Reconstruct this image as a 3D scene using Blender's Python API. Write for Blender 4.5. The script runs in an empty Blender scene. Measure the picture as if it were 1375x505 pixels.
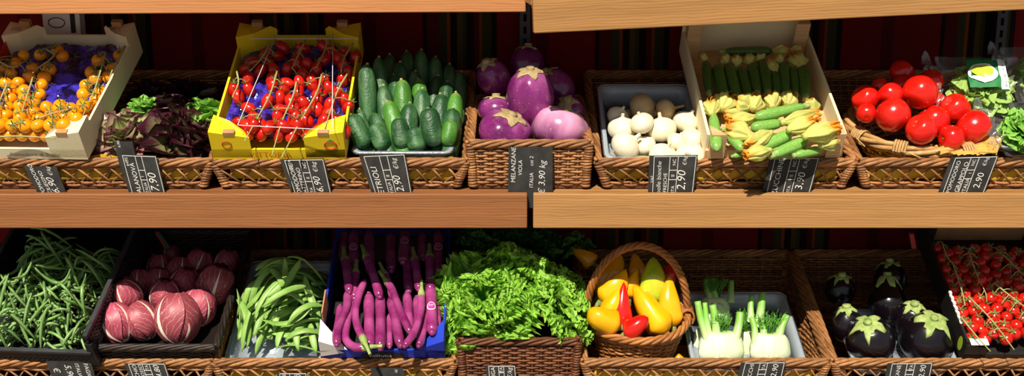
import bpy, math, random
import numpy as np
from mathutils import Vector, Matrix, Euler, noise as mnoise

random.seed(7)
rng = np.random.default_rng(7)
SC = bpy.context.scene
COL = SC.collection
PI = math.pi
V3 = lambda *a: np.array(a, dtype=float)

# ------------------------------------------------------------------ camera
TH = math.radians(13.0)
CAM = V3(0, -2.44, .577)
F = 1562.0
FWD = V3(0, math.cos(TH), -math.sin(TH))
UP = V3(0, math.sin(TH), math.cos(TH))

def ray(px, py):
    return V3((px-687.5)/F, 0, 0) + FWD + UP*(-(py-252.5)/F)
def at(px, py, Y):
    d = ray(px, py); return CAM + d*((Y-CAM[1])/d[1])
def pxm(P):
    return float(np.dot(np.asarray(P)-CAM, FWD))/F

cam = bpy.data.cameras.new('camera'); cam_o = bpy.data.objects.new('camera', cam); COL.objects.link(cam_o)
cam.sensor_width = 36; cam.lens = F/1375*36; cam.clip_start = .05
cam_o.location = CAM; cam_o.rotation_euler = (PI/2-TH, 0, 0)
SC.camera = cam_o

# ------------------------------------------------------------------ materials
def sl(c):
    return tuple(((x/255)/12.92 if x/255 <= .04045 else ((x/255+.055)/1.055)**2.4) for x in c)
class NT:
    def __init__(s, name):
        s.m = bpy.data.materials.new(name); s.m.use_nodes = True
        s.t = s.m.node_tree; s.n = s.t.nodes; s.b = s.n['Principled BSDF']; s.out = s.n['Material Output']
    def node(s, typ, **kw):
        n = s.n.new(typ)
        for k, v in kw.items(): setattr(n, k, v)
        return n
    def link(s, a, b): s.t.links.new(a, b)
    def mix(s, fac, a, b, blend='MIX'):
        n = s.node('ShaderNodeMix', data_type='RGBA', blend_type=blend)
        for sock, val in ((n.inputs[0], fac), (n.inputs[6], a), (n.inputs[7], b)):
            if hasattr(val, 'links'): s.link(val, sock)
            elif isinstance(val, tuple): sock.default_value = (*val[:3], 1)
            else: sock.default_value = val
        return n.outputs[2]
    def math(s, op, a, b=0.0):
        n = s.node('ShaderNodeMath', operation=op)
        for sock, val in ((n.inputs[0], a), (n.inputs[1], b)):
            if hasattr(val, 'links'): s.link(val, sock)
            else: sock.default_value = val
        return n.outputs[0]
    def ramp(s, fac, stops, interp='LINEAR', half=False):
        if half: fac = s.math('MULTIPLY', fac, .5); stops = [(p*.5, c) for p, c in stops]
        n = s.node('ShaderNodeValToRGB'); r = n.color_ramp; r.interpolation = interp
        while len(r.elements) < len(stops): r.elements.new(.5)
        for e, (p, c) in zip(r.elements, stops):
            e.position = p; e.color = (*c[:3], 1) if isinstance(c, tuple) else (c, c, c, 1)
        s.link(fac, n.inputs[0]); return n.outputs[0]
    def coord(s, scale=(1, 1, 1)):
        tc = s.node('ShaderNodeTexCoord'); mp = s.node('ShaderNodeMapping')
        mp.inputs['Scale'].default_value = scale; s.link(tc.outputs['Object'], mp.inputs[0]); return mp.outputs[0]
    def noise(s, vec, scale, detail=3, rough=.55, dist=0):
        n = s.node('ShaderNodeTexNoise'); s.link(vec, n.inputs['Vector'])
        n.inputs['Scale'].default_value = scale; n.inputs['Detail'].default_value = detail
        n.inputs['Roughness'].default_value = rough; n.inputs['Distortion'].default_value = dist
        return n.outputs['Fac']
    def attr(s, name):
        return s.node('ShaderNodeAttribute', attribute_name=name).outputs['Fac']
    def rand(s): return s.node('ShaderNodeObjectInfo').outputs['Random']
    def bump(s, h, strength, dist=.002):
        n = s.node('ShaderNodeBump'); n.inputs['Strength'].default_value = strength; n.inputs['Distance'].default_value = dist
        s.link(h, n.inputs['Height']); s.link(n.outputs[0], s.b.inputs['Normal'])
    def col(s, c):
        if hasattr(c, 'links'): s.link(c, s.b.inputs['Base Color'])
        else: s.b.inputs['Base Color'].default_value = (*c, 1)
    def translucent(s, c, fac):
        tr = s.node('ShaderNodeBsdfTranslucent'); mx = s.node('ShaderNodeMixShader'); mx.inputs[0].default_value = fac
        if hasattr(c, 'links'): s.link(c, tr.inputs[0])
        else: tr.inputs[0].default_value = (*c, 1)
        s.link(s.b.outputs[0], mx.inputs[1]); s.link(tr.outputs[0], mx.inputs[2]); s.link(mx.outputs[0], s.out.inputs[0])

def M(name, c1, c2=None, rough=.5, scale=40, stops=(.35, .65), bump=0, bscale=200, bdist=.001, spec=.5, attr=None,
      astops=(0, 1), orand=0, coat=0, trans=0, sss=0, detail=3, stretch=(1, 1, 1)):
    """c1/c2 blotched by noise; attr = colour blended in by vertex attribute 'a'; colours are sRGB 0-255"""
    t = NT(name); vec = t.coord(stretch)
    c = sl(c1)
    if c2: 
        n = t.noise(vec, scale, detail); f = t.ramp(n, [(stops[0], 0.0), (stops[1], 1.0)]); c = t.mix(f, sl(c1), sl(c2))
    if attr:
        f = t.ramp(t.attr('a'), [(astops[0], 0.0), (astops[1], 1.0)]); c = t.mix(f, c, sl(attr))
    if orand:
        k = t.math('MULTIPLY_ADD', t.rand(), orand*2); k.node.inputs[2].default_value = 1-orand
        hs = t.node('ShaderNodeHueSaturation'); t.link(k, hs.inputs['Value'])
        if hasattr(c, 'links'): t.link(c, hs.inputs['Color'])
        else: hs.inputs['Color'].default_value = (*c, 1)
        c = hs.outputs[0]
    t.col(c); t.b.inputs['Roughness'].default_value = rough; t.b.inputs['Specular IOR Level'].default_value = spec
    if coat: t.b.inputs['Coat Weight'].default_value = coat; t.b.inputs['Coat Roughness'].default_value = .08
    if sss:
        t.b.inputs['Subsurface Weight'].default_value = sss; t.b.inputs['Subsurface Radius'].default_value = (.6, .4, .25)
        t.b.inputs['Subsurface Scale'].default_value = .01
    if bump: t.bump(t.noise(t.coord(), bscale, 3), bump, bdist)
    if trans: t.translucent(c, trans)
    return t.m

def wood(name, light, dark, grain=1.0):
    t = NT(name)
    v = t.coord((1.2, 26, 26)); n1 = t.noise(v, 1.6, 4, .6, .8)
    w = t.node('ShaderNodeTexWave', wave_type='BANDS', bands_direction='Z'); t.link(t.coord((.14, 1, 1)), w.inputs[0])
    w.inputs['Scale'].default_value = 52; w.inputs['Distortion'].default_value = 6; w.inputs['Detail'].default_value = 2
    w.inputs['Detail Scale'].default_value = 1.2
    wf = t.ramp(w.outputs['Fac'], [(.0, 1.0), (.28, .25), (.6, 0.0)])
    c = t.mix(t.ramp(n1, [(.35, 0.0), (.7, 1.0)]), sl(light), tuple(x*.8 for x in sl(light)))
    c = t.mix(t.math('MULTIPLY', wf, .62*grain), c, sl(dark))
    fine = t.noise(t.coord((3, 160, 160)), 2, 2); c = t.mix(t.math('MULTIPLY', t.ramp(fine, [(.45, 0.0), (.75, 1.0)]), .3), c, sl(dark))
    t.col(c); t.b.inputs['Roughness'].default_value = .55; t.b.inputs['Specular IOR Level'].default_value = .3
    t.bump(fine, .15, .0006)
    return t.m

def wicker(name, c1, c2):
    t = NT(name)
    c = t.mix(t.attr('a'), sl(c1), sl(c2))
    n = t.noise(t.coord(), 60, 3); c = t.mix(t.math('MULTIPLY', t.ramp(n, [(.4, 0.0), (.7, 1.0)]), .5), c, tuple(x*.45 for x in sl(c1)))
    t.col(c); t.b.inputs['Roughness'].default_value = .5; t.b.inputs['Specular IOR Level'].default_value = .35
    t.bump(t.noise(t.coord(), 500, 2), .3, .0006)
    return t.m

def film(name, tint, gloss=.18, rough=.08, dens=.1):
    t = NT(name); n = t.n
    tr = t.node('ShaderNodeBsdfTransparent'); tr.inputs[0].default_value = (*[min(1, x) for x in tint], 1)
    gl = t.node('ShaderNodeBsdfGlossy'); gl.inputs['Roughness'].default_value = rough
    df = t.node('ShaderNodeBsdfDiffuse'); df.inputs[0].default_value = (*tint, 1)
    fr = t.node('ShaderNodeFresnel'); fr.inputs[0].default_value = 1.45
    bp = t.node('ShaderNodeBump'); bp.inputs['Strength'].default_value = .5; bp.inputs['Distance'].default_value = .004
    t.link(t.noise(t.coord(), 60, 3, .5, 1.0), bp.inputs['Height']); t.link(bp.outputs[0], gl.inputs['Normal']); t.link(bp.outputs[0], fr.inputs['Normal'])
    m1 = t.node('ShaderNodeMixShader'); m1.inputs[0].default_value = dens; t.link(tr.outputs[0], m1.inputs[1]); t.link(df.outputs[0], m1.inputs[2])
    m2 = t.node('ShaderNodeMixShader'); t.link(t.math('MULTIPLY_ADD', fr.outputs[0], .8), m2.inputs[0]); m2.inputs[0].links[0].from_node.inputs[2].default_value = gloss*.2
    t.link(m1.outputs[0], m2.inputs[1]); t.link(gl.outputs[0], m2.inputs[2]); t.link(m2.outputs[0], t.out.inputs[0])
    return t.m

def stripes():
    t = NT('striped_fabric')
    tc = t.node('ShaderNodeTexCoord'); sx = t.node('ShaderNodeSeparateXYZ'); t.link(tc.outputs['Object'], sx.inputs[0])
    x = t.math('FRACT', t.math('MULTIPLY', t.math('ADD', sx.outputs[0], 2.03), 1/.43))
    R1, R2, G1, G2, O1, K = sl((112, 20, 16)), sl((84, 16, 14)), sl((58, 56, 28)), sl((82, 66, 28)), sl((128, 64, 24)), sl((30, 12, 10))
    c = t.ramp(x, [(0, R1), (.20, K), (.225, R2), (.30, G1), (.34, O1), (.36, K), (.40, G2), (.43, G1), (.455, K), (.50, R2),
                   (.53, O1), (.545, G1), (.60, K), (.63, R1), (.86, R2), (.93, R1)], 'CONSTANT')
    n = t.noise(t.coord((1, 1, .25)), 700, 2); c = t.mix(t.math('MULTIPLY', n, .4), c, (.01, .006, .005))
    t.col(c); t.b.inputs['Roughness'].default_value = .95; t.b.inputs['Specular IOR Level'].default_value = .1
    t.bump(n, .3, .0008)
    return t.m

def radicchio_mat():
    t = NT('radicchio_leaf'); u = t.attr('a'); v = t.attr('b')
    au = t.math('ABSOLUTE', u)
    nz = t.noise(t.coord(), 24, 4)
    rib = t.math('LESS_THAN', au, t.math('MULTIPLY_ADD', t.math('SUBTRACT', 1.0, v), .13)); rib.node.inputs[1].links[0].from_node.inputs[2].default_value = .012
    side = t.math('MULTIPLY', t.math('SUBTRACT', v, t.math('MULTIPLY', au, .62)), 6.0)
    side = t.math('ADD', side, t.math('MULTIPLY', nz, 3.4))
    tri = t.math('ABSOLUTE', t.math('SUBTRACT', t.math('FRACT', side), .5))
    vein = t.ramp(tri, [(0, .9), (.03, .7), (.085, 0.0)])
    side2 = t.math('ADD', t.math('MULTIPLY', t.math('ADD', v, t.math('MULTIPLY', au, .9)), 17), t.math('MULTIPLY', nz, 4))
    tri2 = t.math('ABSOLUTE', t.math('SUBTRACT', t.math('FRACT', side2), .5)); vein2 = t.ramp(tri2, [(0, .32), (.08, 0.0)])
    vein = t.math('MULTIPLY', t.math('MAXIMUM', vein, vein2), t.ramp(v, [(0, 1.0), (.75, .75), (1, .25)]))
    c = t.mix(t.ramp(t.noise(t.coord(), 18, 3), [(.35, 0.0), (.65, 1.0)]), sl((146, 38, 66)), sl((190, 78, 100)))
    c = t.mix(t.math('MULTIPLY', t.rand(), .5), c, sl((128, 66, 60)))
    c = t.mix(t.math('MULTIPLY', vein, .72), c, sl((236, 196, 186)))
    c = t.mix(rib, c, sl((240, 222, 200)))
    t.col(c); t.b.inputs['Roughness'].default_value = .42
    t.bump(t.math('MAXIMUM', vein, rib), .5, .002)
    return t.m

def eggplant_mat():
    t = NT('violet_eggplant_skin'); z = t.attr('a'); vec = t.coord((1, 1, .18))
    n = t.noise(vec, 26, 3); f = t.ramp(t.math('ADD', t.math('ADD', z, t.math('MULTIPLY', n, .7)), t.math('MULTIPLY', t.attr('b'), .55)), [(1.05, 0.0), (1.5, 1.0)], half=True)
    c = t.mix(t.ramp(t.noise(t.coord((1, 1, .25)), 14, 3), [(.35, 0.0), (.7, 1.0)]), sl((96, 22, 82)), sl((146, 48, 124)))
    pale = t.mix(t.attr('b'), sl((176, 96, 156)), sl((228, 164, 194)))
    c = t.mix(f, c, pale)
    sp = t.noise(t.coord(), 320, 1); c = t.mix(t.ramp(sp, [(.70, 0.0), (.76, .55)]), c, sl((225, 180, 205)))
    t.col(c); t.b.inputs['Roughness'].default_value = .24; t.b.inputs['Coat Weight'].default_value = .3; t.b.inputs['Coat Roughness'].default_value = .1
    return t.m

MT = {}
MT['wood_red'] = wood('larch_wood_reddish', (156, 100, 58), (104, 58, 32), .8)
MT['wood_pale'] = wood('larch_wood_pale', (184, 134, 80), (130, 84, 44), .75)
MT['wood_top'] = wood('larch_wood_orange', (204, 138, 86), (152, 88, 48), .7)
MT['wood_rough'] = wood('crate_wood', (226, 190, 140), (176, 128, 78), .6)
MT['stripes'] = stripes()
MT['wicker'] = wicker('wicker_brown', (106, 66, 36), (182, 126, 76))
MT['wicker_dk'] = wicker('wicker_dark_brown', (76, 40, 20), (126, 74, 40))
MT['wicker_blk'] = wicker('wicker_black', (22, 16, 13), (52, 40, 32))
MT['wicker_lt'] = wicker('wicker_pale_straw', (160, 116, 62), (206, 164, 104))
MT['wicker_hon'] = wicker('wicker_honey', (140, 84, 40), (196, 128, 68))
MT['slate'] = M('slate_card', (38, 37, 36), (56, 54, 52), rough=.6, scale=30, spec=.3)
MT['chalk'] = M('chalk_white', (232, 230, 222), rough=.9)
MT['dark_metal'] = M('dark_metal', (46, 44, 44), rough=.45)
MT['yel_paper'] = M('yellow_paper', (244, 200, 56), (226, 176, 36), rough=.8, scale=12, trans=.2)
MT['gold_paper'] = M('golden_paper', (222, 180, 84), (196, 150, 60), rough=.75, scale=16, trans=.15)
MT['yel_carton'] = M('yellow_carton', (240, 212, 24), (230, 196, 20), rough=.55, scale=6)
MT['cream_carton'] = M('cream_carton', (240, 228, 190), (228, 214, 170), rough=.7, scale=8)
MT['kraft'] = M('kraft_carton', (186, 140, 92), (170, 124, 80), rough=.8, scale=20)
MT['white_carton'] = M('white_carton', (226, 222, 216), rough=.7)
MT['blue_carton'] = M('blue_carton', (28, 60, 190), (22, 48, 166), rough=.45, scale=5)
MT['black_carton'] = M('black_carton', (22, 20, 20), (34, 30, 28), rough=.5, scale=10)
MT['black_plastic'] = M('black_plastic', (20, 21, 22), (30, 31, 32), rough=.42, scale=20)
MT['plastic_rim'] = M('sky_sheen_plastic', (60, 62, 64), (44, 46, 48), rough=.38, scale=30)  # black plastic painted lighter to stand for sky reflecting off the rim
MT['foil'] = M('violet_plastic_sheet', (10, 8, 48), (66, 54, 190), rough=.18, scale=34, stops=(.42, .64), spec=.8, coat=.5, bump=.8, bscale=60, bdist=.006)  # blotches put the sheet's shaded near-black and lit violet into its colour
MT['foil_dk'] = MT['foil']
MT['ink'] = M('print_ink_black', (34, 28, 20), rough=.7)
MT['ink_red'] = M('print_ink_red', (190, 36, 26), rough=.6)
MT['ink_green'] = M('print_ink_green', (24, 120, 60), rough=.6)
MT['ink_lime'] = M('print_ink_lime', (176, 200, 50), rough=.6)
MT['ink_white'] = M('print_ink_white', (240, 240, 236), rough=.6)
MT['ink_pink'] = M('print_ink_magenta', (190, 60, 160), rough=.6)
MT['ytom'] = M('yellow_tomato_skin', (246, 146, 2), (252, 168, 8), rough=.26, scale=30, coat=.12, orand=.08, sss=.1)
MT['rtom'] = M('red_tomato_skin', (190, 20, 12), (212, 36, 16), rough=.24, scale=40, coat=.2, orand=.12)
MT['btom'] = M('big_red_tomato_skin', (208, 16, 12), (226, 36, 20), rough=.2, scale=14, coat=.3, orand=.08)
MT['vine'] = M('tomato_vine_green', (150, 152, 88), (176, 168, 112), rough=.7, scale=60)
MT['calyx'] = M('tomato_calyx_green', (92, 108, 40), (120, 128, 62), rough=.7, scale=80)
MT['cuke'] = M('cucumber_skin', (32, 76, 38), (92, 132, 84), rough=.42, scale=26, stretch=(1, 1, .35), stops=(.42, .72), bump=.7, bscale=130, bdist=.003, attr=(112, 150, 84), astops=(.86, 1.05), orand=.12)
MT['cuke_b'] = M('cucumber_skin_bright', (52, 110, 34), (92, 146, 56), rough=.4, scale=26, stretch=(1, 1, .35), bump=.5, bscale=130, bdist=.003, attr=(150, 176, 90), astops=(.8, 1.02), orand=.1)
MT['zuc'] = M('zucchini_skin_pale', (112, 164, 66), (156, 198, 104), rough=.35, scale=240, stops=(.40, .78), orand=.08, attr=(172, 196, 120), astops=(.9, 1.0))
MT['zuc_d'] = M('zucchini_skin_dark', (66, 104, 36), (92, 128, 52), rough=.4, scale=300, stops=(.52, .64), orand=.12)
MT['flower'] = M('zucchini_flower', (196, 206, 104), (238, 228, 130), rough=.6, scale=90, stretch=(1, 1, .2), attr=(244, 160, 26), astops=(.62, 1.05), trans=.3, orand=.06)
MT['onion'] = M('white_onion_skin', (240, 230, 204), (228, 216, 182), rough=.35, scale=30, stretch=(1, 1, .2), attr=(206, 188, 130), astops=(.86, 1.0), spec=.5)
MT['onion_br'] = M('papery_onion_skin', (206, 184, 140), (176, 140, 90), rough=.5, scale=24, stretch=(1, 1, .2), attr=(140, 100, 54), astops=(.8, 1.0))
MT['root'] = M('dry_root', (196, 172, 120), rough=.9)
MT['viola'] = eggplant_mat()
MT['cal_tan'] = M('eggplant_calyx_tan', (150, 128, 84), (186, 164, 118), rough=.75, scale=70, bump=.4, bscale=200)
MT['cal_green'] = M('eggplant_calyx_green', (126, 150, 70), (172, 186, 112), rough=.7, scale=60, bump=.4, bscale=200)
MT['egg_dk'] = M('black_eggplant_skin', (12, 8, 13), (22, 12, 20), rough=.26, scale=16, coat=.25)
MT['egg_long'] = M('long_eggplant_skin', (124, 30, 90), (168, 72, 130), rough=.26, scale=22, stretch=(1, 1, 1), coat=.35, orand=.12)
MT['radic'] = radicchio_mat()
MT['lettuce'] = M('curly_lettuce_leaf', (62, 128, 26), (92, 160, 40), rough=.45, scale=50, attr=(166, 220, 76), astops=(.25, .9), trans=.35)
MT['lettuce_shade'] = M('shaded_lettuce_leaf', (34, 84, 26), (50, 104, 34), rough=.5, scale=50, attr=(70, 128, 44), astops=(.3, 1.0), trans=.2)  # darker copy of the curly leaf, shade put into its colour
MT['lettuce_br'] = M('salad_leaf_bright', (88, 156, 44), (120, 184, 66), rough=.5, scale=50, attr=(150, 206, 84), astops=(.3, 1.0), trans=.25)
MT['lettuce_pale'] = M('salad_leaf_pale', (186, 206, 124), (160, 190, 96), rough=.5, scale=50, attr=(170, 206, 104), astops=(.3, 1.0), trans=.25)
MT['redsal'] = M('red_salad_leaf', (150, 160, 92), (120, 60, 76), rough=.26, scale=30, attr=(62, 20, 36), astops=(.2, .75), trans=.12)
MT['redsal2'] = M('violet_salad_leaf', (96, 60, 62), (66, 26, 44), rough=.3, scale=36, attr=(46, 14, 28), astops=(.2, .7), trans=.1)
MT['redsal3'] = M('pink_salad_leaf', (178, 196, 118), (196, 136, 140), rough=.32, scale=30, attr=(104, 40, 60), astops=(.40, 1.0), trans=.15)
MT['bean'] = M('green_bean_skin', (100, 142, 68), (136, 170, 98), rough=.4, scale=30, orand=.16)
MT['fbean'] = M('flat_bean_skin', (128, 174, 74), (156, 194, 100), rough=.45, scale=26, orand=.12, trans=.08)
MT['pep_y'] = M('yellow_pepper_skin', (244, 164, 6), (248, 184, 20), rough=.28, scale=10, coat=.15, orand=.06)
MT['pep_o'] = M('amber_pepper_skin', (222, 146, 14), (236, 166, 22), rough=.2, scale=10, coat=.4)
MT['pep_r'] = M('red_pepper_skin', (196, 16, 14), (216, 30, 18), rough=.24, scale=10, coat=.4)
MT['pep_g'] = M('green_yellow_pepper_skin', (140, 184, 30), (214, 206, 44), rough=.18, scale=22, coat=.4)
MT['fen'] = M('fennel_bulb_white', (238, 244, 214), (222, 236, 188), rough=.3, scale=30, stretch=(1, 1, .15), attr=(176, 214, 120), astops=(.72, 1.05), sss=.1)
MT['stalk'] = M('fennel_stalk_green', (226, 240, 190), (206, 228, 164), rough=.35, scale=40, stretch=(1, 1, .2), attr=(140, 196, 84), astops=(.15, .7))
MT['frond'] = M('fennel_frond_green', (66, 130, 34), (96, 160, 52), rough=.6, scale=60)
MT['tray'] = film('clear_plastic_tray', sl((206, 218, 228)), gloss=.5, rough=.25, dens=.55)
MT['film'] = film('clear_plastic_film', (1, 1, 1), gloss=.12, rough=.12, dens=.006)
MT['bag_film'] = film('salad_bag_film', (1, 1, 1), gloss=.35, rough=.15, dens=.07)
MT['string'] = M('white_string', (220, 220, 224), rough=.6)
MT['floor'] = M('paving', (150, 140, 126), (124, 116, 104), rough=.85, scale=6)

# ------------------------------------------------------------------ mesh builder
def nrm(v):
    v = np.asarray(v, float); n = np.linalg.norm(v, axis=-1, keepdims=True); return v/np.maximum(n, 1e-12)

class MB:
    def __init__(s): s.v = []; s.f = []; s.a = []; s.b = []; s.n = 0
    def add(s, verts, faces, a=0., b=0.):
        verts = np.asarray(verts, float).reshape(-1, 3); k = len(verts)
        s.v.append(verts); s.f.extend([tuple(i+s.n for i in f) for f in faces])
        s.a.append(np.broadcast_to(np.asarray(a, float).reshape(-1), (k,)) if np.size(a) in (1, k) else np.zeros(k))
        s.b.append(np.broadcast_to(np.asarray(b, float).reshape(-1), (k,)) if np.size(b) in (1, k) else np.zeros(k))
        s.n += k; return s
    def grid(s, P, a=0., b=0., wrap=False):
        P = np.asarray(P, float); n, m = P.shape[:2]; fs = []
        for i in range(n-1):
            for j in range(m if wrap else m-1):
                j2 = (j+1) % m; fs.append((i*m+j, i*m+j2, (i+1)*m+j2, (i+1)*m+j))
        return s.add(P.reshape(-1, 3), fs, a, b)
    def tube(s, path, r, sides=6, a=0., b=0., up=None, flat=1.0, caps=True):
        path = np.asarray(path, float); n = len(path); r = np.broadcast_to(np.asarray(r, float), (n,))
        T = nrm(np.gradient(path, axis=0))
        if up is not None:
            S = nrm(np.cross(T, np.broadcast_to(up, T.shape))); U = np.cross(S, T)
        else:
            ax = V3(0, 0, 1) if abs(T[0][2]) < .9 else V3(1, 0, 0)
            S = np.zeros_like(T); c = nrm(np.cross(T[0], ax)); S[0] = c
            for i in range(1, n):
                c = c - T[i]*np.dot(c, T[i]); c = c/max(np.linalg.norm(c), 1e-9); S[i] = c
            U = np.cross(S, T)
        th = np.linspace(0, 2*PI, sides, endpoint=False)
        P = path[:, None]+r[:, None, None]*(np.cos(th)[None, :, None]*S[:, None]+flat*np.sin(th)[None, :, None]*U[:, None])
        av = np.repeat(a, sides) if np.size(a) == n else a; bv = np.repeat(b, sides) if np.size(b) == n else b
        base = s.n; s.grid(P, av, bv, wrap=True)
        if caps: s.f.append(tuple(base+i for i in range(sides))[::-1]); s.f.append(tuple(base+(n-1)*sides+i for i in range(sides)))
        return s
    def lathe(s, prof, segs=16, mod=None, a='t'):
        """profile of (r, z) from bottom to top; mod(theta, t) scales r"""
        prof = np.asarray(prof, float); n = len(prof); th = np.linspace(0, 2*PI, segs, endpoint=False)
        t = np.linspace(0, 1, n)
        R = np.repeat(prof[:, :1], segs, 1)
        if mod: R = R*np.array([[mod(q, k) for q in th] for k in t])
        P = np.stack([R*np.cos(th), R*np.sin(th), np.repeat(prof[:, 1:2], segs, 1)], -1)
        base = s.n; s.grid(P, np.repeat(t, segs) if isinstance(a, str) else a, 0., wrap=True)
        s.f.append(tuple(base+i for i in range(segs))[::-1]); s.f.append(tuple(base+(n-1)*segs+i for i in range(segs)))
        return s
    def box(s, x0, x1, y0, y1, z0, z1, a=0.):
        v = [(x, y, z) for z in (z0, z1) for y in (y0, y1) for x in (x0, x1)]
        return s.add(v, [(0, 2, 3, 1), (4, 5, 7, 6), (0, 1, 5, 4), (2, 6, 7, 3), (0, 4, 6, 2), (1, 3, 7, 5)], a)
    def prism(s, poly, z0, z1, a=0.):
        """poly (x, y); z1 may be a list giving a height per corner"""
        n = len(poly); zt = z1 if isinstance(z1, (list, tuple)) else [z1]*n
        v = [(x, y, z0) for x, y in poly]+[(x, y, z) for (x, y), z in zip(poly, zt)]
        fs = [tuple(range(n))[::-1], tuple(range(n, 2*n))]+[(i, (i+1) % n, n+(i+1) % n, n+i) for i in range(n)]
        return s.add(v, fs, a)
    def xf(s, mat):
        m = np.array(mat); s.v = [x@m[:3, :3].T+m[:3, 3] for x in s.v]; return s
    def build(s, name, mat, parent=None, world=False, smooth=True, thick=0):
        V = np.concatenate(s.v)
        if world and parent is not None: V = V-np.array(parent.location)
        me = bpy.data.meshes.new(name); me.from_pydata(V.tolist(), [], s.f)
        for k, d in (('a', s.a), ('b', s.b)):
            at_ = me.attributes.new(k, 'FLOAT', 'POINT'); at_.data.foreach_set('value', np.concatenate(d).astype(np.float32))
        me.polygons.foreach_set('use_smooth', [smooth]*len(me.polygons)); me.materials.append(mat); me.update()
        o = bpy.data.objects.new(name, me); COL.objects.link(o)
        if parent is not None: o.parent = parent
        if thick:
            md = o.modifiers.new('thick', 'SOLIDIFY'); md.thickness = thick; md.offset = 0
        return o

def tag(o, label, cat, group=None, kind=None):
    o['label'] = label; o['category'] = cat
    if group: o['group'] = group
    if kind: o['kind'] = kind
    return o
def empty(name, loc=(0, 0, 0), rot=None):
    o = bpy.data.objects.new(name, None); COL.objects.link(o); o.location = loc; o.empty_display_size = .03
    if rot is not None: o.rotation_euler = rot
    return o
def kids(o): return [c for c in bpy.data.objects if c.parent == o]
def dup(o, parent=None, ch=None):
    """copy of a thing with its parts and sub-parts; ch caches the family of the source"""
    c = o.copy(); COL.objects.link(c); c.parent = parent
    for k, sub in (ch if ch is not None else family(o)):
        dup(k, c, sub)
    return c
protos = []
def proto(o): protos.append(o); return o
def family(o): return [(k, family(k)) for k in kids(o)]
def struct(mb, name, mat, **kw):
    o = mb.build(name, mat, **kw); o['kind'] = 'structure'; return o
def aim(o, A, B, sx=1., sz=1., roll=0., sy=None):
    """put object's origin at A with its local Z pointing to B"""
    d = Vector(B)-Vector(A); q = d.to_track_quat('Z', 'Y')
    o.location = Vector(A); o.rotation_mode = 'QUATERNION'
    from mathutils import Quaternion
    o.rotation_quaternion = q@Quaternion((0, 0, 1), roll); o.scale = (sx, sx if sy is None else sy, sz)
    return o
def catmull(pts, n=8):
    P = np.asarray(pts, float); P = np.vstack([2*P[0]-P[1], P, 2*P[-1]-P[-2]]); out = []
    for i in range(1, len(P)-2):
        for t in np.linspace(0, 1, n, endpoint=False):
            out.append(.5*((2*P[i])+(-P[i-1]+P[i+1])*t+(2*P[i-1]-5*P[i]+4*P[i+1]-P[i+2])*t*t+(-P[i-1]+3*P[i]-3*P[i+1]+P[i+2])*t**3))
    out.append(P[-2]); return np.array(out)
ORD = ['first', 'second', 'third', 'fourth', 'fifth', 'sixth', 'seventh', 'eighth', 'ninth', 'tenth', 'eleventh', 'twelfth', 'thirteenth', 'fourteenth', 'fifteenth']

# ------------------------------------------------------------------ writing
_tc = {}
def text_mesh(body, size=1.0, shear=0.):
    key = (body, shear)
    if key not in _tc:
        cu = bpy.data.curves.new('t', 'FONT'); cu.body = body; cu.size = 1.0; cu.shear = shear; cu.resolution_u = 3; cu.offset = -.014
        ob = bpy.data.objects.new('t', cu); COL.objects.link(ob)
        dg = bpy.context.evaluated_depsgraph_get(); me = bpy.data.meshes.new_from_object(ob.evaluated_get(dg))
        v = np.array([tuple(x.co) for x in me.vertices]).reshape(-1, 3); f = [tuple(p.vertices) for p in me.polygons]
        bpy.data.objects.remove(ob); bpy.data.curves.remove(cu); bpy.data.meshes.remove(me)
        _tc[key] = (v, f)
    v, f = _tc[key]; return v*size, f
def write(mb, body, origin, ux, uy, size, shear=0.):
    """text laid from origin along unit vector ux, letters standing along uy"""
    v, f = text_mesh(body, size, shear)
    if len(v) == 0: return
    mb.add(np.asarray(origin)+v[:, :1]*np.asarray(ux)+v[:, 1:2]*np.asarray(uy), f)

# ------------------------------------------------------------------ setting
XL, XR = -1.45, 1.45
struct(MB().box(XL-.3, XR+.3, .47, .49, -1.0, 1.2), 'wall_back', MT['stripes'])
struct(MB().box(-5, 5, -7, .5, -1.02, -1.0), 'floor', MT['floor'])
LOW = -.476
struct(MB().box(XL, XR, .0, .47, .76, .79), 'sun_block_board', MT['wood_pale'])  # added unseen board, keeps sun off the wall behind the top shelf

def shelf(label, x0, x1, y0, ztop, h, mat, roll=0., zb=None):
    r = empty('wooden_shelf', ((x0+x1)/2, y0, ztop-h)); tag(r, label, 'shelf', 'wooden display shelves')
    w = (x1-x0)/2
    f = MB().box(-w, w, 0, .02, 0, h).build('front_board', mat, r, smooth=False)
    bv = f.modifiers.new('b', 'BEVEL'); bv.width = .0025; bv.segments = 2
    f.rotation_euler = (0, roll, 0)
    b = MB().box(-w, w, .032, .465-y0, h-.03, h-.001).build('shelf_board', mat, r, smooth=False); b.rotation_euler = (0, roll, 0)
    s = MB().box(-w, w, .021, .031, h-.035, h-.028).build('support_rail', MT['dark_metal'], r, smooth=False); s.rotation_euler = (0, roll, 0)
    return r
gapL, gapR = at(708, 283, 0)[0], at(716, 283, 0)[0]
shelf('reddish wooden middle shelf under the tomato crates and cucumbers', XL, gapL, 0, 0, .076, MT['wood_red'])
shelf('pale wooden middle shelf under the onions and zucchini', gapR, XR, 0, 0, .076, MT['wood_pale'])
shelf('lower wooden shelf below the beans and long eggplants', XL, gapL, 0, LOW, .076, MT['wood_red'])
shelf('lower wooden shelf below the fennel and dark eggplants', gapR, XR, 0, LOW, .076, MT['wood_pale'])
zl = at(350, 18, .08)[2]
shelf('orange wooden top shelf over the tomato crates at upper left', XL, at(706, 10, .08)[0], .08, zl+.076, .076, MT['wood_top'], roll=-.004)
pr0, pr1 = at(717, 45, -.06), at(1375, 13, .05)
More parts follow.
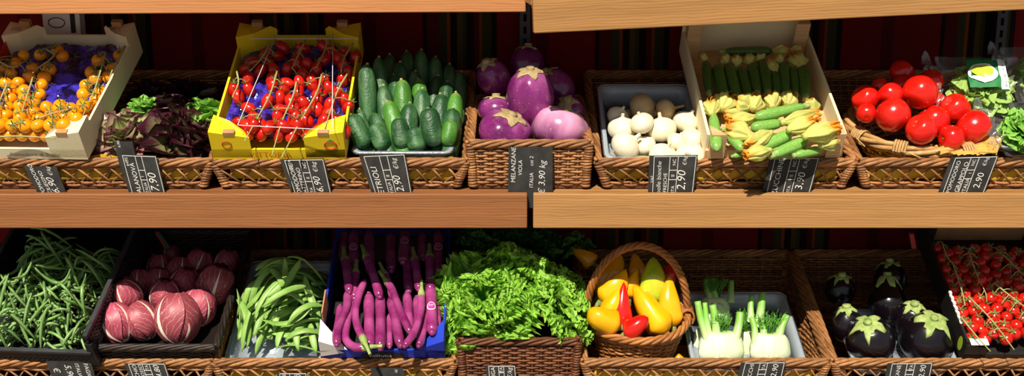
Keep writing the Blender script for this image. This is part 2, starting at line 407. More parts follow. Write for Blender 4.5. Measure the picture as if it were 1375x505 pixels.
yawr = math.atan2(pr1[1]-pr0[1], pr1[0]-pr0[0]); rollr = -math.atan2(pr1[2]-pr0[2], math.hypot(pr1[0]-pr0[0], pr1[1]-pr0[1]))
dr = nrm(pr1-pr0); ctr = pr0+dr*.65
sh = shelf('pale wooden top shelf sloping over the onions and zucchini', ctr[0]-.65, ctr[0]+.65, .09, ctr[2]+.085, .085, MT['wood_pale'], roll=rollr)
sh.location = ctr; sh.rotation_euler = (0, 0, yawr)

def upright(label, px, py0, py1, Y=.455):
    a, b = at(px, py0, Y), at(px, py1, Y); r = empty('slotted_upright', (a[0], Y, b[2])); tag(r, label, 'shelf upright', 'slotted shelf uprights')
    h = a[2]-b[2]
    mb = MB(); mb.box(-.013, -.004, -.008, .012, 0, h); mb.box(.004, .013, -.008, .012, 0, h)
    k = 0.
    while k < h: mb.box(-.004, .004, -.008, .012, k, min(h, k+.012)); k += .03
    mb.build('slotted_channel', MT['dark_metal'], r, smooth=False)
upright('dark slotted metal upright behind the round violet eggplants', 705, 5, 195)
upright('dark slotted metal upright behind the bagged salad at right', 1347, 0, 200)
upright('dark slotted metal upright behind the curly lettuce', 712, 300, 480)

# ------------------------------------------------------------------ wicker
def weave(mb, Pf, L, H, gap=.021, row=.0062, r=.0031, stake_r=.0028, sides=5, closed=False, amp=None):
    """Pf(u, v) -> point arrays on a surface, u along length L, v up height H"""
    amp = amp or r*1.0
    ns = max(4, int(round(L/gap))); 
    if closed and ns % 2 == 0: ns += 1
    nr = max(2, int(round(H/row))); n = ns*2+(0 if closed else 1)
    u = np.linspace(0, 1, ns*2+1)
    for k in range(nr):
        v = np.full_like(u, (k+.5)/nr)
        P = Pf(u, v); e = 1e-3
        du = Pf(np.minimum(u+e, 1), v)-Pf(np.maximum(u-e, 0), v); dv = Pf(u, v+e)-Pf(u, v-e); N = nrm(np.cross(du, dv))
        sg = np.cos(PI*np.arange(len(u))/2+ (PI if k % 2 else 0) + PI/2*0)
        jit = rng.normal(0, .0006, len(u))
        Q = P+N*(amp*sg+jit)[:, None]
        mb.tube(Q, r*rng.uniform(.85, 1.12), sides, a=rng.uniform(0, 1), up=V3(*nrm(dv.mean(0))) if not closed else V3(0, 0, 1), caps=not closed)
    vs = np.linspace(0, 1, 5)
    for k in range(ns if closed else ns+1):
        P = Pf(np.full_like(vs, k/ns), vs); mb.tube(P, stake_r, 5, a=rng.uniform(0, .6))
    return mb
def rope(mb, path, R=.0068, r=.0042, pitch=.15, strands=5):
    path = np.asarray(path, float); d = np.r_[0, np.cumsum(np.linalg.norm(np.diff(path, axis=0), axis=1))]
    n = max(6, int(d[-1]/.006)); s = np.linspace(0, d[-1], n); P = np.stack([np.interp(s, d, path[:, i]) for i in range(3)], 1)
    T = nrm(np.gradient(P, axis=0)); ref = V3(0, 0, 1) if abs(T[:, 2]).mean() < .8 else V3(1, 0, 0)
    S = nrm(np.cross(T, ref)); U = np.cross(S, T)
    for k in range(strands):
        ph = 2*PI*s/pitch+k*2*PI/strands
        mb.tube(P+R*(np.cos(ph)[:, None]*S+np.sin(ph)[:, None]*U), r, 6, a=rng.uniform(.2, 1))
def bil(bl, br, tr, tl):
    bl, br, tr, tl = map(np.asarray, (bl, br, tr, tl))
    def Pf(u, v):
        u = np.asarray(u)[..., None]; v = np.asarray(v)[..., None]
        return (1-v)*((1-u)*bl+u*br)+v*((1-u)*tl+u*tr)
    return Pf

def basket(label, x0, x1, z0, hf, hb, depth=.42, y0=.04, inset=.022, front='lattice', mat='wicker', fine=1.0):
    r = empty('wicker_basket', ((x0+x1)/2, y0+depth/2, z0)); tag(r, label, 'basket', 'wicker display baskets')
    m = MT[mat]; i = inset; y1 = y0+depth
    B = [V3(x0+i, y0+.012, z0+.006), V3(x1-i, y0+.012, z0+.006), V3(x1-i, y1-i, z0+.006), V3(x0+i, y1-i, z0+.006)]
    R = [V3(x0, y0, z0+hf), V3(x1, y0, z0+hf), V3(x1, y1, z0+hb), V3(x0, y1, z0+hb)]
    for (p, q) in ((1, 2), (3, 0)):
        weave(MB(), bil(B[p], B[q], R[q], R[p]), depth, (hf+hb)/2, row=.0065*fine).build('side', m, r, True)
    weave(MB(), bil(B[2], B[3], R[3], R[2]), x1-x0, hb, row=.0065*fine).build('back', m, r, True)
    f = MB(); W = x1-x0
    if front == 'lattice':
        Pf = bil(B[0], B[1], R[1], R[0])
        lo, hi = .20, .70
        weave(f, lambda u, v: Pf(u, np.asarray(v)*lo), W, hf*lo, gap=.03, row=.0055)
        weave(f, lambda u, v: Pf(u, hi+np.asarray(v)*(1-hi)), W, hf*(1-hi), gap=.03, row=.0055)
        n = int(W/.036)
        for k in range(n):
            for sg in (0, 1):
                ua, ub = (k+.1)/n, (k+.1+1.0)/n
                if sg: ua, ub = ub, ua
                vv = np.array([lo-.05, (lo+hi)/2, hi+.05]); uu = np.clip(np.array([ua, (ua+ub)/2+rng.normal(0, .002), ub]), 0.0, 1.0)
                f.tube(Pf(uu, vv)+V3(0, -.003 if sg else .003, 0), .0023, 5, a=rng.uniform(.3, 1))
    else:
        weave(f, bil(B[0], B[1], R[1], R[0]), W, hf, row=.0065*fine)
    f.build('front', m, r, True)
    for k in range(4):
        p = MB(); b_, t_ = B[k], R[k]; L = np.linalg.norm(t_-b_)
        nn = int(L/.006)
        for j in range(nn):
            c = b_+(t_-b_)*(j+.5)/nn; th = np.linspace(0, 2*PI, 9)
            p.tube(c+np.stack([.0085*np.cos(th), .0085*np.sin(th), 0*th], 1)+V3(0, 0, .0012)*np.sin(th+j)[:, None], .0032, 5, a=rng.uniform(0, 1), up=V3(0, 0, 1), caps=False)
        p.tube([b_, t_], .007, 6, a=.1); p.build('corner_post', m, r, True)
    rm = MB()
    for k in range(4): rope(rm, [R[k], R[(k+1) % 4]])
    rm.build('rim', m, r, True)
    MB().box(x0+i, x1-i, y0+.012, y1-i, z0+.002, z0+.008).build('base', m, r, True, smooth=False)
    return r

def xw(px, py, Y=.04): return at(px, py, Y)[0]
basket('long wicker basket under the yellow tomato crate and red salads', xw(-58, 218), xw(283, 218), 0, .062, .20)
basket('long wicker basket under the yellow carton and cucumbers', xw(287, 218), xw(626, 218), 0, .062, .20)
basket('square plain woven wicker basket holding round violet eggplants', xw(631, 195), xw(791, 195), 0, .103, .15, depth=.34, inset=.006, front='plain')
basket('long wicker basket holding white onions and zucchini crate', xw(803, 218), xw(1146, 218), 0, .062, .20)
basket('long wicker basket at right under big tomatoes and bagged salad', xw(1154, 218), xw(1500, 218), 0, .062, .20)
basket('lower left wicker basket under green beans and radicchio', xw(-58, 488), xw(284, 488), LOW, .075, .21)
basket('lower wicker basket holding flat beans and blue carton', xw(288, 488), xw(610, 488), LOW, .075, .21)
basket('dark square woven basket under the bright curly lettuce', xw(618, 458), xw(776, 458), LOW, .125, .17, depth=.36, inset=.006, front='plain', mat='wicker_dk')
basket('lower wicker basket holding fennel and the handled pepper basket', xw(784, 488), xw(1112, 488), LOW, .075, .21)
basket('lower right wicker basket holding dark eggplants and black tomato box', xw(1120, 488), xw(1445, 488), LOW, .075, .21)

def liner(label, pa, pb, z0, mat='yel_paper', hz=.062):
    x0, x1 = xw(pa, 218 if z0 == 0 else 488)+.03, xw(pb, 218 if z0 == 0 else 488)-.03
    nu, nv = 40, 10; P = np.zeros((nv, nu, 3)); 
    for i in range(nv):
        for j in range(nu):
            s = i/(nv-1); x = x0+(x1-x0)*j/(nu-1); n1 = mnoise.noise(Vector((x*14, s*2, pa*.1)))
            y, z = (.057, z0+.012+hz*(.9-s/.5*.9)+.012*n1*(1-s)) if s < .5 else (.057+(s-.5)*.5, z0+.012+.003*n1+.003)
            P[i, j] = (x, y+.006*n1*(1-s), max(z, z0+.0105))
    o = MB().grid(P).build('paper_liner', MT[mat]); tag(o, label, 'paper sheet', 'paper liners in the baskets'); return o
liner('yellow paper lining behind the lattice below the red salads', -58, 283, 0)
liner('yellow paper lining behind the lattice below the cucumbers', 287, 626, 0)
liner('yellow paper lining behind the lattice below the onions', 803, 1146, 0)
liner('yellow paper lining behind the lattice below the big tomatoes', 1154, 1500, 0, hz=.045)
liner('yellow paper lining behind the lattice below the flat beans', 288, 610, LOW)
liner('yellow paper lining in the basket beside the fennel tray', 784, 1112, LOW, hz=.05)

# ------------------------------------------------------------------ crates
class Frame:
    def __init__(s, obj, O, al, yaw=0.):
        s.o = obj; s.O = np.asarray(O, float); R = Euler((al, 0, yaw), 'XYZ').to_matrix(); s.R = np.array(R)
        if obj is not None: obj.location = O; obj.rotation_euler = (al, 0, yaw)
    def w(s, x, y, z): return s.O+s.R@V3(x, y, z)
    def loc(s, P): return s.R.T@(np.asarray(P)-s.O)
    def hit(s, px, py, h):
        d = ray(px, py); o = s.loc(CAM); dl = s.R.T@d; t = (h-o[2])/dl[2]; return CAM+d*t
    @property
    def n(s): return s.R[:, 2]

def front_frame(name, px0, px1, py, Y, al, z=None, yaw=0.):
    a, b = at(px0, py, Y), at(px1, py, Y); O = (a+b)/2
    if z is not None: O[2] = z
    return Frame(empty(name, O), O, al, yaw), np.linalg.norm(b-a)

def carton(fr, w, d, mat, inner, hside=.055, hfront=.028, hback=.05, hpost=.076, pw=.062, post_back=.085, slot=True, base=None):
    r = fr.o; t = .005; h = w/2
    MB().box(-h, h, 0, d, 0, .005).build('base', base or mat, r, smooth=False)
    MB().box(-h, h, 0, t, .005, hfront).build('front_wall', mat, r, smooth=False)
    MB().box(-h, h, d-t, d, .005, hback).build('back_wall', mat, r, smooth=False)
    for s in (-1, 1):
        MB().box(min(s*h, s*(h-t)), max(s*h, s*(h-t)), t, d-t, .005, hside).build('side_wall', mat, r, smooth=False)
        for (yy, sy, hp) in ((0, 1, hpost), (d, -1, post_back)):
            poly = [(s*h, yy), (s*(h-pw), yy), (s*(h-pw*.86), yy+sy*.010), (s*(h-pw*.45), yy+sy*.042), (s*(h-.001), yy+sy*.06)]
            if s*sy > 0: poly = poly[::-1]
            k = {(s*h, yy): hp, (s*(h-pw), yy): hp*.8, (s*(h-.001), yy+sy*.06): hp}
            p = MB().prism(poly, .0055, [k.get(q, hp*.97) for q in poly]).build('corner_post', mat, r, smooth=False)
            if slot:
                q = MB().box(s*(h-pw*.5)-.012, s*(h-pw*.5)+.012, yy-.001 if sy > 0 else yy-.012, yy+.012 if sy > 0 else yy+.001, hp*.86, hp*.985 if sy > 0 else hp+.008).build('slot_tab', inner, p, smooth=False)
    return r

AL = math.radians(29)
# yellow-tomato crate
frY, wY = front_frame('fruit_crate', -66, 121, 213, .035, AL, yaw=math.radians(-4))
carton(frY, wY, .40, MT['cream_carton'], MT['kraft'], pw=.078, hside=.06)
tag(frY.o, 'cream carton crate of yellow cherry tomatoes at upper left', 'crate')
mbp = MB(); h_ = wY/2
write(mbp, '505', V3(h_-.048, .362, .0865), V3(1, 0, 0), V3(0, 1, 0), .018); mbp.build('printed_number', MT['ink'], frY.o, smooth=False)
mbp = MB(); write(mbp, '505', V3(-h_+.014, .362, .0865), V3(1, 0, 0), V3(0, 1, 0), .018); mbp.build('printed_number', MT['ink'], frY.o, smooth=False); mbp = MB()
write(mbp, 'Pomodoro di Sicilia', V3(-.02, -.0015, .008), V3(1, 0, 0), V3(0, 0, 1), .014, .2)
mbp.build('printed_text', MT['ink'], frY.o, smooth=False)
tp = MB(); th = np.linspace(0, 2*PI, 28, endpoint=False)
for (cy, cz, ry, rz) in ((.33, .040, .055, .030),):
    tp.add([(-h_+.0056, cy+ry*math.cos(q), cz+rz*math.sin(q)) for q in th], [tuple(range(28))])
tp.build('printed_tomato', MT['ink_red'], frY.o, smooth=False)
tp = MB().add([(-h_+.0056, .19, .008), (-h_+.0056, .25, .008), (-h_+.0056, .25, .05), (-h_+.0056, .19, .05)], [(0, 1, 2, 3)])
tp.build('printed_patch', MT['ink_green'], frY.o, smooth=False)

# red-tomato carton
frR, wR = front_frame('fruit_crate', 287, 465, 214, .035, AL)
carton(frR, wR, .40, MT['yel_carton'], MT['kraft'], pw=.086)
tag(frR.o, 'bright yellow carton crate of red plum tomatoes', 'crate')
mb = MB(); write(mb, 'VITTORIA', V3(-.065, -.0015, .006), V3(1, 0, 0), V3(0, 0, 1), .021)
mb.build('printed_text', MT['ink_red'], frR.o, smooth=False)
mb = MB(); th = np.linspace(0, 2*PI, 25)
mb.tube(np.stack([wR/2-.03+.013*np.cos(th), -.001+0*th, .04+.0105*np.sin(th)], 1), .0013, 4); mb.build('printed_tomato', MT['ink_red'], frR.o, smooth=False); mb = MB()
mb.tube(np.stack([-wR/2+.035+.010*np.cos(th), -.001+0*th, .042+.009*np.sin(th)], 1), .0008, 4)
mb.build('printed_logo', MT['ink_red'], frR.o, smooth=False)
mb = MB()
for q in (-.9, -.3, .3, .9): mb.tube([(wR/2-.03, -.001, .0505), (wR/2-.03+.009*math.sin(q), -.001, .0505+.006*math.cos(q)-.002*abs(q))], .0011, 4)
mb.build('printed_leaves', MT['ink_green'], frR.o, smooth=False)
mb = MB(); hz = .085
def strL(p, q, sag=.0):
    mb.tube([frR.loc(p), frR.loc((np.asarray(p)+q)/2)+V3(0, 0, sag), frR.loc(q)], .0008, 5)
strL(frR.hit(374, 40, .09), frR.hit(319, 168, .095)); strL(frR.hit(447, 42, .09), frR.hit(446, 172, .095)); strL(frR.hit(319, 168, .095), frR.hit(452, 175, .095)); strL(frR.hit(335, 52, .09), frR.hit(482, 52, .09))
mb.build('binding_string', MT['string'], frR.o)

# zucchini wooden box
frZ, wZ = front_frame('wooden_box', 945, 1131, 212, .045, AL, yaw=math.radians(2))
r = frZ.o; h = wZ/2
tag(r, 'pale wooden box full of zucchini with flowers', 'crate')
MB().box(-h, h, 0, .40, 0, .006).build('base', MT['wood_rough'], r, smooth=False)
MB().box(-h, h, 0, .006, .006, .022).build('front_wall', MT['wood_rough'], r, smooth=False)
MB().box(-h, h, .394, .40, .006, .115).build('back_wall', MT['cream_carton'], r, smooth=False)
for s in (-1, 1):
    MB().prism([(s*h, .006), (s*(h-.006), .006), (s*(h-.006), .394), (s*h, .394)][::s], .006, .062 if True else 0).build('side_wall', MT['cream_carton'], r, smooth=False)
    for yy in (-.008, .36):
        hh = .072 if yy < .1 else .105
        MB().prism([(s*(h-.007), yy), (s*(h-.040), yy), (s*(h-.007), yy+.033)][::-s], .006, hh).build('corner_block', MT['wood_rough'], r, smooth=False)

# blue carton
frB, wB = front_frame('fruit_crate', 431, 598, 482, .04, AL)
carton(frB, wB, .40, MT['blue_carton'], base=MT['black_carton'], inner=MT['kraft'], slot=False, hpost=.032, hfront=.03, post_back=.09, hback=.10, hside=.06, pw=.045)  # base coloured black to paint the shade in the gaps between eggplants
tag(frB.o, 'blue carton crate of long violet eggplants', 'crate')
mb = MB(); th = np.linspace(0, 2*PI, 30, endpoint=False)
mb.add([(.0+.05*math.cos(q), -.0008, .012+.013*max(-.7, math.sin(q))) for q in th], [tuple(range(30))]); mb.build('printed_oval', MT['ink'], frB.o, smooth=False)
mb = MB(); write(mb, 'Valfrutta', V3(-.032, -.0016, .008), V3(1, 0, 0), V3(0, 0, 1), .015); mb.build('printed_text', MT['ink_white'], frB.o, smooth=False)
MB().add([(-wB/2+.001, -.001, .01), (-wB/2+.055, -.001, .022), (-wB/2+.001, -.001, .059)], [(0, 1, 2)]).build('corner_label', MT['white_carton'], frB.o, smooth=False)
for s, m_ in ((-1, 'white_carton'), (1, 'blue_carton')):
    q = [V3(s*(wB/2-.001), -.001, .03), V3(s*(wB/2-.062), .001, .031), V3(s*(wB/2-.001), .05, .078), V3(s*(wB/2-.001), -.001, .062)]
    MB().add(q, [(0, 1, 3), (1, 2, 3)]).build('corner_gusset', MT[m_], frB.o, smooth=False, thick=.002)
MB().box(-wB/2+.005, -wB/2+.008, .05, .12, .05, .10).build('inner_flap', MT['kraft'], frB.o, smooth=False)

# black vine-tomato box
frV, wV = front_frame('fruit_crate', 1290, 1470, 486, .045, AL)
carton(frV, wV, .40, MT['black_carton'], MT['kraft'], slot=False, hpost=.055, hfront=.026, post_back=.10, hback=.04, hside=.062, pw=.05)
tag(frV.o, 'black carton box of red vine cherry tomatoes at lower right', 'crate')
MB().box(-wV/2+.0055, wV/2-.0055, .388, .3945, .006, .13).build('back_panel', MT['kraft'], frV.o, smooth=False)
mb = MB()
for k in range(12):
    y = .06+k*.008; mb.box(-wV/2-.0002, -wV/2+.0056, y, y+.009, .0625, .0632+.004*(k % 2))
mb.build('torn_edge', MT['white_carton'], frV.o, smooth=False)
MB().box(-wV/2+.01, -wV/2+.05, .001, .02, .056, .0575).build('torn_flap', MT['white_carton'], frV.o, smooth=False)
mb = MB(); th = np.linspace(0, 2*PI, 20, endpoint=False)
mb.add([(-wV/2-.0006, .03+.012*math.cos(q), .03+.020*math.sin(q)) for q in th], [tuple(range(20))]); mb.build('printed_oval', MT['ink_lime'], frV.o, smooth=False)

# black plastic bean crate
frN, wN = front_frame('plastic_crate', -44, 134, 489, .04, AL, yaw=math.radians(-5))
tag(frN.o, 'black perforated plastic crate full of green beans', 'crate')
def perforated(fr, w, d, hs=.098, hf=.045, hb=.14):
    r = fr.o; h = w/2; m = MT['black_plastic']
    MB().box(-h, h, 0, d, 0, .004).build('base', m, r, smooth=False)
    def wall(name, A, B, z0, z1, out):
        A = V3(*A); B = V3(*B); L = np.linalg.norm(B-A); e = (B-A)/L; mb = MB(); t = np.array(out)*.003
        def bar(u0, u1, v0, v1):
            c = [A+e*u0, A+e*u1]; vs = []
            for z in (v0, v1):
                for off in (-t, t):
                    for q in c: vs.append(q+off+V3(0, 0, z))
            mb.add(vs, [(0, 2, 3, 1), (4, 5, 7, 6), (0, 1, 5, 4), (2, 6, 7, 3), (0, 4, 6, 2), (1, 3, 7, 5)])
        bar(0, L, z1-.012, z1); bar(0, L, z0, z0+.008)
        z = z0+.012
        while z < z1-.012: bar(0, L, z, z+.005); z += .010
        u = 0.
        while u < L-.004: bar(u, u+.006, z0, z1-.01); u += .012
        o = mb.build(name, m, r, smooth=False)
        mb2 = MB(); off = np.array(out)*.005
        p = [A+V3(0, 0, z1)-off, B+V3(0, 0, z1)-off, B+V3(0, 0, z1)+off, A+V3(0, 0, z1)+off]
        mb2.add(p+[q+V3(0, 0, .006) for q in p], [(0, 3, 2, 1), (4, 5, 6, 7), (0, 1, 5, 4), (1, 2, 6, 5), (2, 3, 7, 6), (3, 0, 4, 7)]); mb2.build('rim', MT['plastic_rim'], o, smooth=False)
    wall('side_wall', (-h, 0, 0), (-h, d, 0), .004, hs, (1, 0, 0)); wall('side_wall', (h, 0, 0), (h, d, 0), .004, hs, (1, 0, 0))
    wall('back_wall', (-h, d, 0), (h, d, 0), .004, hb, (0, 1, 0)); wall('front_wall', (-h, 0, 0), (h, 0, 0), .004, hf, (0, 1, 0))
    for s in (-1, 1):
        for yy, hh in ((.006, .075), (d-.006, .13)):
            MB().box(s*h-.008, s*h+.008, yy-.008, yy+.008, 0, hh).build('corner_post', m, r, smooth=False)
perforated(frN, wN, .40)

# ------------------------------------------------------------------ plastic sheets in crates
def sheet(fr, w, d, z, label, amp=.015, seed=0, mat='foil', y0=.03, name='plastic_sheet'):
    nu, nv = 46, 56; P = np.zeros((nv, nu, 3))
    for i in range(nv):
        for j in range(nu):
            x = -w/2+w*j/(nu-1); y = y0+(d-y0)*i/(nv-1)
            n = mnoise.noise(Vector((x*26, y*26, seed)))*.7+abs(mnoise.noise(Vector((x*60, y*60, seed+5))))*.9
            P[i, j] = fr.w(x, y, z+amp*n)
    o = MB().grid(P).build(name, MT[mat]); return tag(o, label, 'plastic sheet')
sheet(frY, wY-.03, .38, .030, 'crinkled violet plastic sheet under the yellow tomatoes', seed=1)
sheet(frR, wR-.03, .38, .030, 'crinkled violet plastic sheet under the red plum tomatoes', seed=9)

# ------------------------------------------------------------------ small fruit on vines
def sphere_prof(rx, rz, n=12, e=1.0):
    t = np.linspace(-PI/2, PI/2, n+1); t[0] += .02; t[-1] -= .02
    return np.stack([rx*np.cos(t)**e, rz*np.sin(t)], 1)
def star(R, lobes, lift, z0, inner=.35, mat=None, rings=4, surf=None, jag=.0):
    mb = MB(); segs = lobes*6; th = np.linspace(0, 2*PI, segs, endpoint=False)
    P = np.zeros((rings+1, segs, 3))
    for i in range(rings+1):
        t = .08+.92*i/rings
        for j, q in enumerate(th):
            k = abs(((q*lobes/(2*PI)) % 1.0)-.5)*2
            rr = R*t*(inner+(1-inner)*(k**1.6))*(1+jag*math.sin(j*2.3))
            z = surf(rr) if surf else z0+lift*(rr/R)**2*R
            P[i, j] = (rr*math.cos(q), rr*math.sin(q), z)
    mb.grid(P, np.repeat(np.linspace(0, 1, rings+1), segs), wrap=True)
    mb.f.append(tuple(range(segs))); return mb
def tomato_proto(name, mat, rx, rz, lobes=0):
    o = MB().lathe(sphere_prof(rx, rz, 10), 14, mod=(lambda q, t: 1+.02*math.cos(lobes*q)) if lobes else None).build(name, mat)
    c = star(rx*.85, 5, .5, rz*1.0, inner=.16).build('calyx', MT['calyx'], o)
    return o
pY = proto(tomato_proto('tomato', MT['ytom'], .0156, .0148)); pR = proto(tomato_proto('tomato', MT['rtom'], .0138, .0198)); pV = proto(tomato_proto('tomato', MT['rtom'], .0150, .0140))

def relax(P, rad, fr, zmin, lim, it=80):
    L = np.array([fr.loc(p) for p in P]); rad = np.asarray(rad)
    for _ in range(it):
        D = L[:, None]-L[None]; d = np.linalg.norm(D, axis=2)+np.eye(len(L)); ov = (rad[:, None]+rad[None])*.97-d; np.fill_diagonal(ov, 0)
        ov = np.maximum(ov, 0); push = (D/d[..., None]*ov[..., None]*.28).sum(1); push[:, 2] *= 1.2; L += push
        L[:, 2] = np.maximum(L[:, 2]-.0006, zmin); L[:, 0] = np.clip(L[:, 0], -lim[0], lim[0]); L[:, 1] = np.clip(L[:, 1], lim[1], lim[2])
    return np.array([fr.w(*p) for p in L])

def trusses(fr, fruit, pr, r0, stems, labels, group, hz, lim, zmin, elong=1.0, stem_r=.0018, thing='tomato_vine'):
    """fruit: pixel list; stems: pixel polylines; every fruit goes to its nearest stem"""
    fam = family(pr)
    P = [fr.hit(px, py, hz+random.uniform(-.006, .010)) for px, py in fruit]
    P = relax(P, [r0*(1+(elong-1)*.45)]*len(P), fr, zmin, lim)
    S = [catmull([fr.hit(px, py, hz+.019) for px, py in st], 6) for st in stems]
    own = [int(np.argmin([np.min(np.linalg.norm(s-p, axis=1)) for s in S])) for p in P]
    for k, s in enumerate(S):
        root = empty(thing, s[len(s)//2]); tag(root, labels[k], 'tomatoes on the vine', group)
        mb = MB(); mb.tube(s, np.linspace(stem_r*1.25, stem_r*.7, len(s)), 6)
        for p, o_ in zip(P, own):
            if o_ != k: continue
            j = int(np.argmin(np.linalg.norm(s-p, axis=1))); A = s[j]; out = nrm(fr.n*random.uniform(.3, 1.0)+nrm(A-p)*1.0+rng.normal(0, .25, 3))
            if elong > 1: out = nrm(out+rng.normal(0, .55, 3)+fr.R[:, 1]*.5)
            top = p+out*r0*elong
            mid = (A+top)/2+fr.n*.005
            if np.linalg.norm(A-top) < .09: mb.tube(catmull([A, mid, top], 4), .0010, 5)
            c = dup(pr, root, fam); aim(c, p-np.array(root.location), p+out-np.array(root.location), random.uniform(.92, 1.06), random.uniform(.92, 1.06), random.uniform(0, 6))
        mb.build('vine_stem', MT['vine'], root, True)

yf = [(30,71),(53,71),(75,62),(83,73),(64,88),(42,88),(16,85),(13,94),(38,101),(5,106),(24,109),(55,112),(29,120),(48,122),(58,102),(131,78),(161,68),(120,89),(125,100),(149,96),(156,86),(116,112),(142,117),(111,123),
 (14,128),(31,128),(46,131),(8,140),(25,139),(42,145),(5,152),(21,151),(13,163),(33,161),(51,160),(14,174),(36,176),(54,177),(72,177),(70,166),(87,168),(64,152),(74,139),(81,149),(94,146),(107,143),(78,159),(99,160),(88,157),(136,129),(130,140),(124,155),(114,163),(9,190),(24,190),(39,190),(58,190),(72,192),(-10,120),(-12,145),(-14,165),(-14,185),(-8,100),(-6,85),(92,176),(105,152),(2,172),(24,166),(44,168),(62,188),(3,186),(20,182),(50,186),(90,170),(112,150),(66,144),(-4,158),(12,118),(60,170),(84,180)]
ys = [[(62,66),(72,75),(50,92),(44,98)], [(44,104),(36,130),(27,158)], [(10,112),(0,135),(-10,165)], [(-12,184),(30,183),(75,186)], [(24,172),(50,160),(72,152),(100,145)], [(142,70),(128,118),(109,160)], [(168,62),(152,92),(146,108)], [(66,172),(86,162),(104,158)], [(-6,80),(16,90),(30,84)]]
yl = ['shaded vine of yellow tomatoes by the back of cream crate', 'vine of yellow tomatoes with upright stem left of the violet sheet', 'vine of yellow tomatoes cut by the left picture edge', 'vine of yellow tomatoes lying along the crate front', 'vine of yellow tomatoes below the bare violet sheet', 'vine of yellow tomatoes running along the right crate wall', 'shaded yellow tomato vine in the back right crate corner', 'yellow tomato vine just behind the front right crate corner', 'shaded yellow tomato vine near the printed crate wall']
trusses(frY, yf, pY, .0152, ys, yl, 'yellow tomato vines in the cream crate', .052, (wY/2-.022, .03, .38), .042)

rf = [(379,61),(405,58),(355,70),(373,72),(401,70),(335,77),(348,86),(361,79),(383,88),(371,90),(396,82),(412,81),(330,88),(436,58),(443,64),(435,70),(459,62),(456,72),(459,82),(476,68),(423,87),(467,93),
 (333,104),(333,115),(314,116),(364,100),(365,111),(387,108),(383,117),(399,107),(409,100),(431,105),(422,113),(459,105),(446,116),(417,105),
 (318,122),(332,138),(358,128),(381,126),(376,139),(406,130),(400,119),(399,139),(425,117),(424,145),(441,133),(466,136),(448,119),(461,126),(393,150),(395,163),(411,155),(434,156),(428,169),(449,157),(457,172),(361,160),(352,165),(334,156),(325,160),(331,167),(374,174),(342,190),(358,188),(352,198),(380,189),(374,194),(398,196),(389,197),(317,172),(343,173),(420,128),(436,145),(410,143),(388,134),(370,152),(448,168)]
rs = [[(372,96),(362,128),(342,165),(328,190)], [(398,110),(393,130),(378,165),(365,209)], [(432,100),(425,125),(402,165),(378,212)], [(466,100),(452,125),(436,173)], [(318,96),(320,112),(312,130)], [(360,64),(350,80),(336,95)], [(410,55),(400,75),(392,92)], [(440,52),(436,68),(425,90)], [(474,58),(462,78),(458,95)]]
rl = ['plum tomato vine with stem over the left side of the yellow carton', 'plum tomato vine with stem reaching the carton front, left of centre', 'plum tomato vine with long stem hanging past the carton front edge', 'plum tomato vine beside the cucumbers', 'small plum tomato vine over the left carton edge', 'shaded plum tomato vine at the back left of the yellow carton', 'shaded plum tomato vine behind the middle of the yellow carton', 'shaded plum tomato vine behind, right of the middle of the carton', 'shaded plum tomato vine in the back right carton corner']
trusses(frR, rf, pR, .0130, rs, rl, 'red plum tomato vines in the yellow carton', .056, (wR/2-.0, .03, .375), .044, elong=1.35)

vf = []
tries = 0
while len(vf) < 118 and tries < 9000:
    tries += 1
    x, y = random.uniform(-wV/2+.02, wV/2-.02), random.uniform(.03, .31)
    if all((x-a)**2+(y-b)**2 > .0225**2 for a, b in vf): vf.append((x, y))
def to_px(P):
    q = np.asarray(P)-CAM; z = np.dot(q, FWD); return 687.5+F*q[0]/z, 252.5-F*np.dot(q, UP)/z
vpx = [to_px(frV.w(x, y, .05+.012*random.random())) for x, y in vf]
vs = [[(1300,398),(1330,428),(1362,470)], [(1335,380),(1360,400),(1400,430)], [(1278,350),(1290,385),(1296,410)], [(1300,335),(1310,365),(1322,390)], [(1345,340),(1365,360),(1385,380)], [(1390,390),(1410,420),(1430,450)], [(1380,340),(1410,360),(1430,390)], [(1290,425),(1310,450),(1330,472)], [(1265,325),(1272,345),(1285,360)]]
vl = ['sunlit cherry tomato vine with stem running to the box front', 'sunlit cherry tomato vine right of the middle of black box', 'shaded cherry tomato vine along the left box wall', 'shaded cherry tomato vine with long stem mid box', 'shaded cherry tomato vine toward the back at right', 'cherry tomato vine cut by the right picture edge', 'shaded cherry tomato vine by the right picture edge', 'cherry tomato vine at the front left corner of black box', 'dark cherry tomato vine in the back left box corner']
trusses(frV, vpx, pV, .0150, vs, vl, 'cherry tomato vines in the black box', .056, (wV/2-.02, .03, .37), .045, stem_r=.0015)

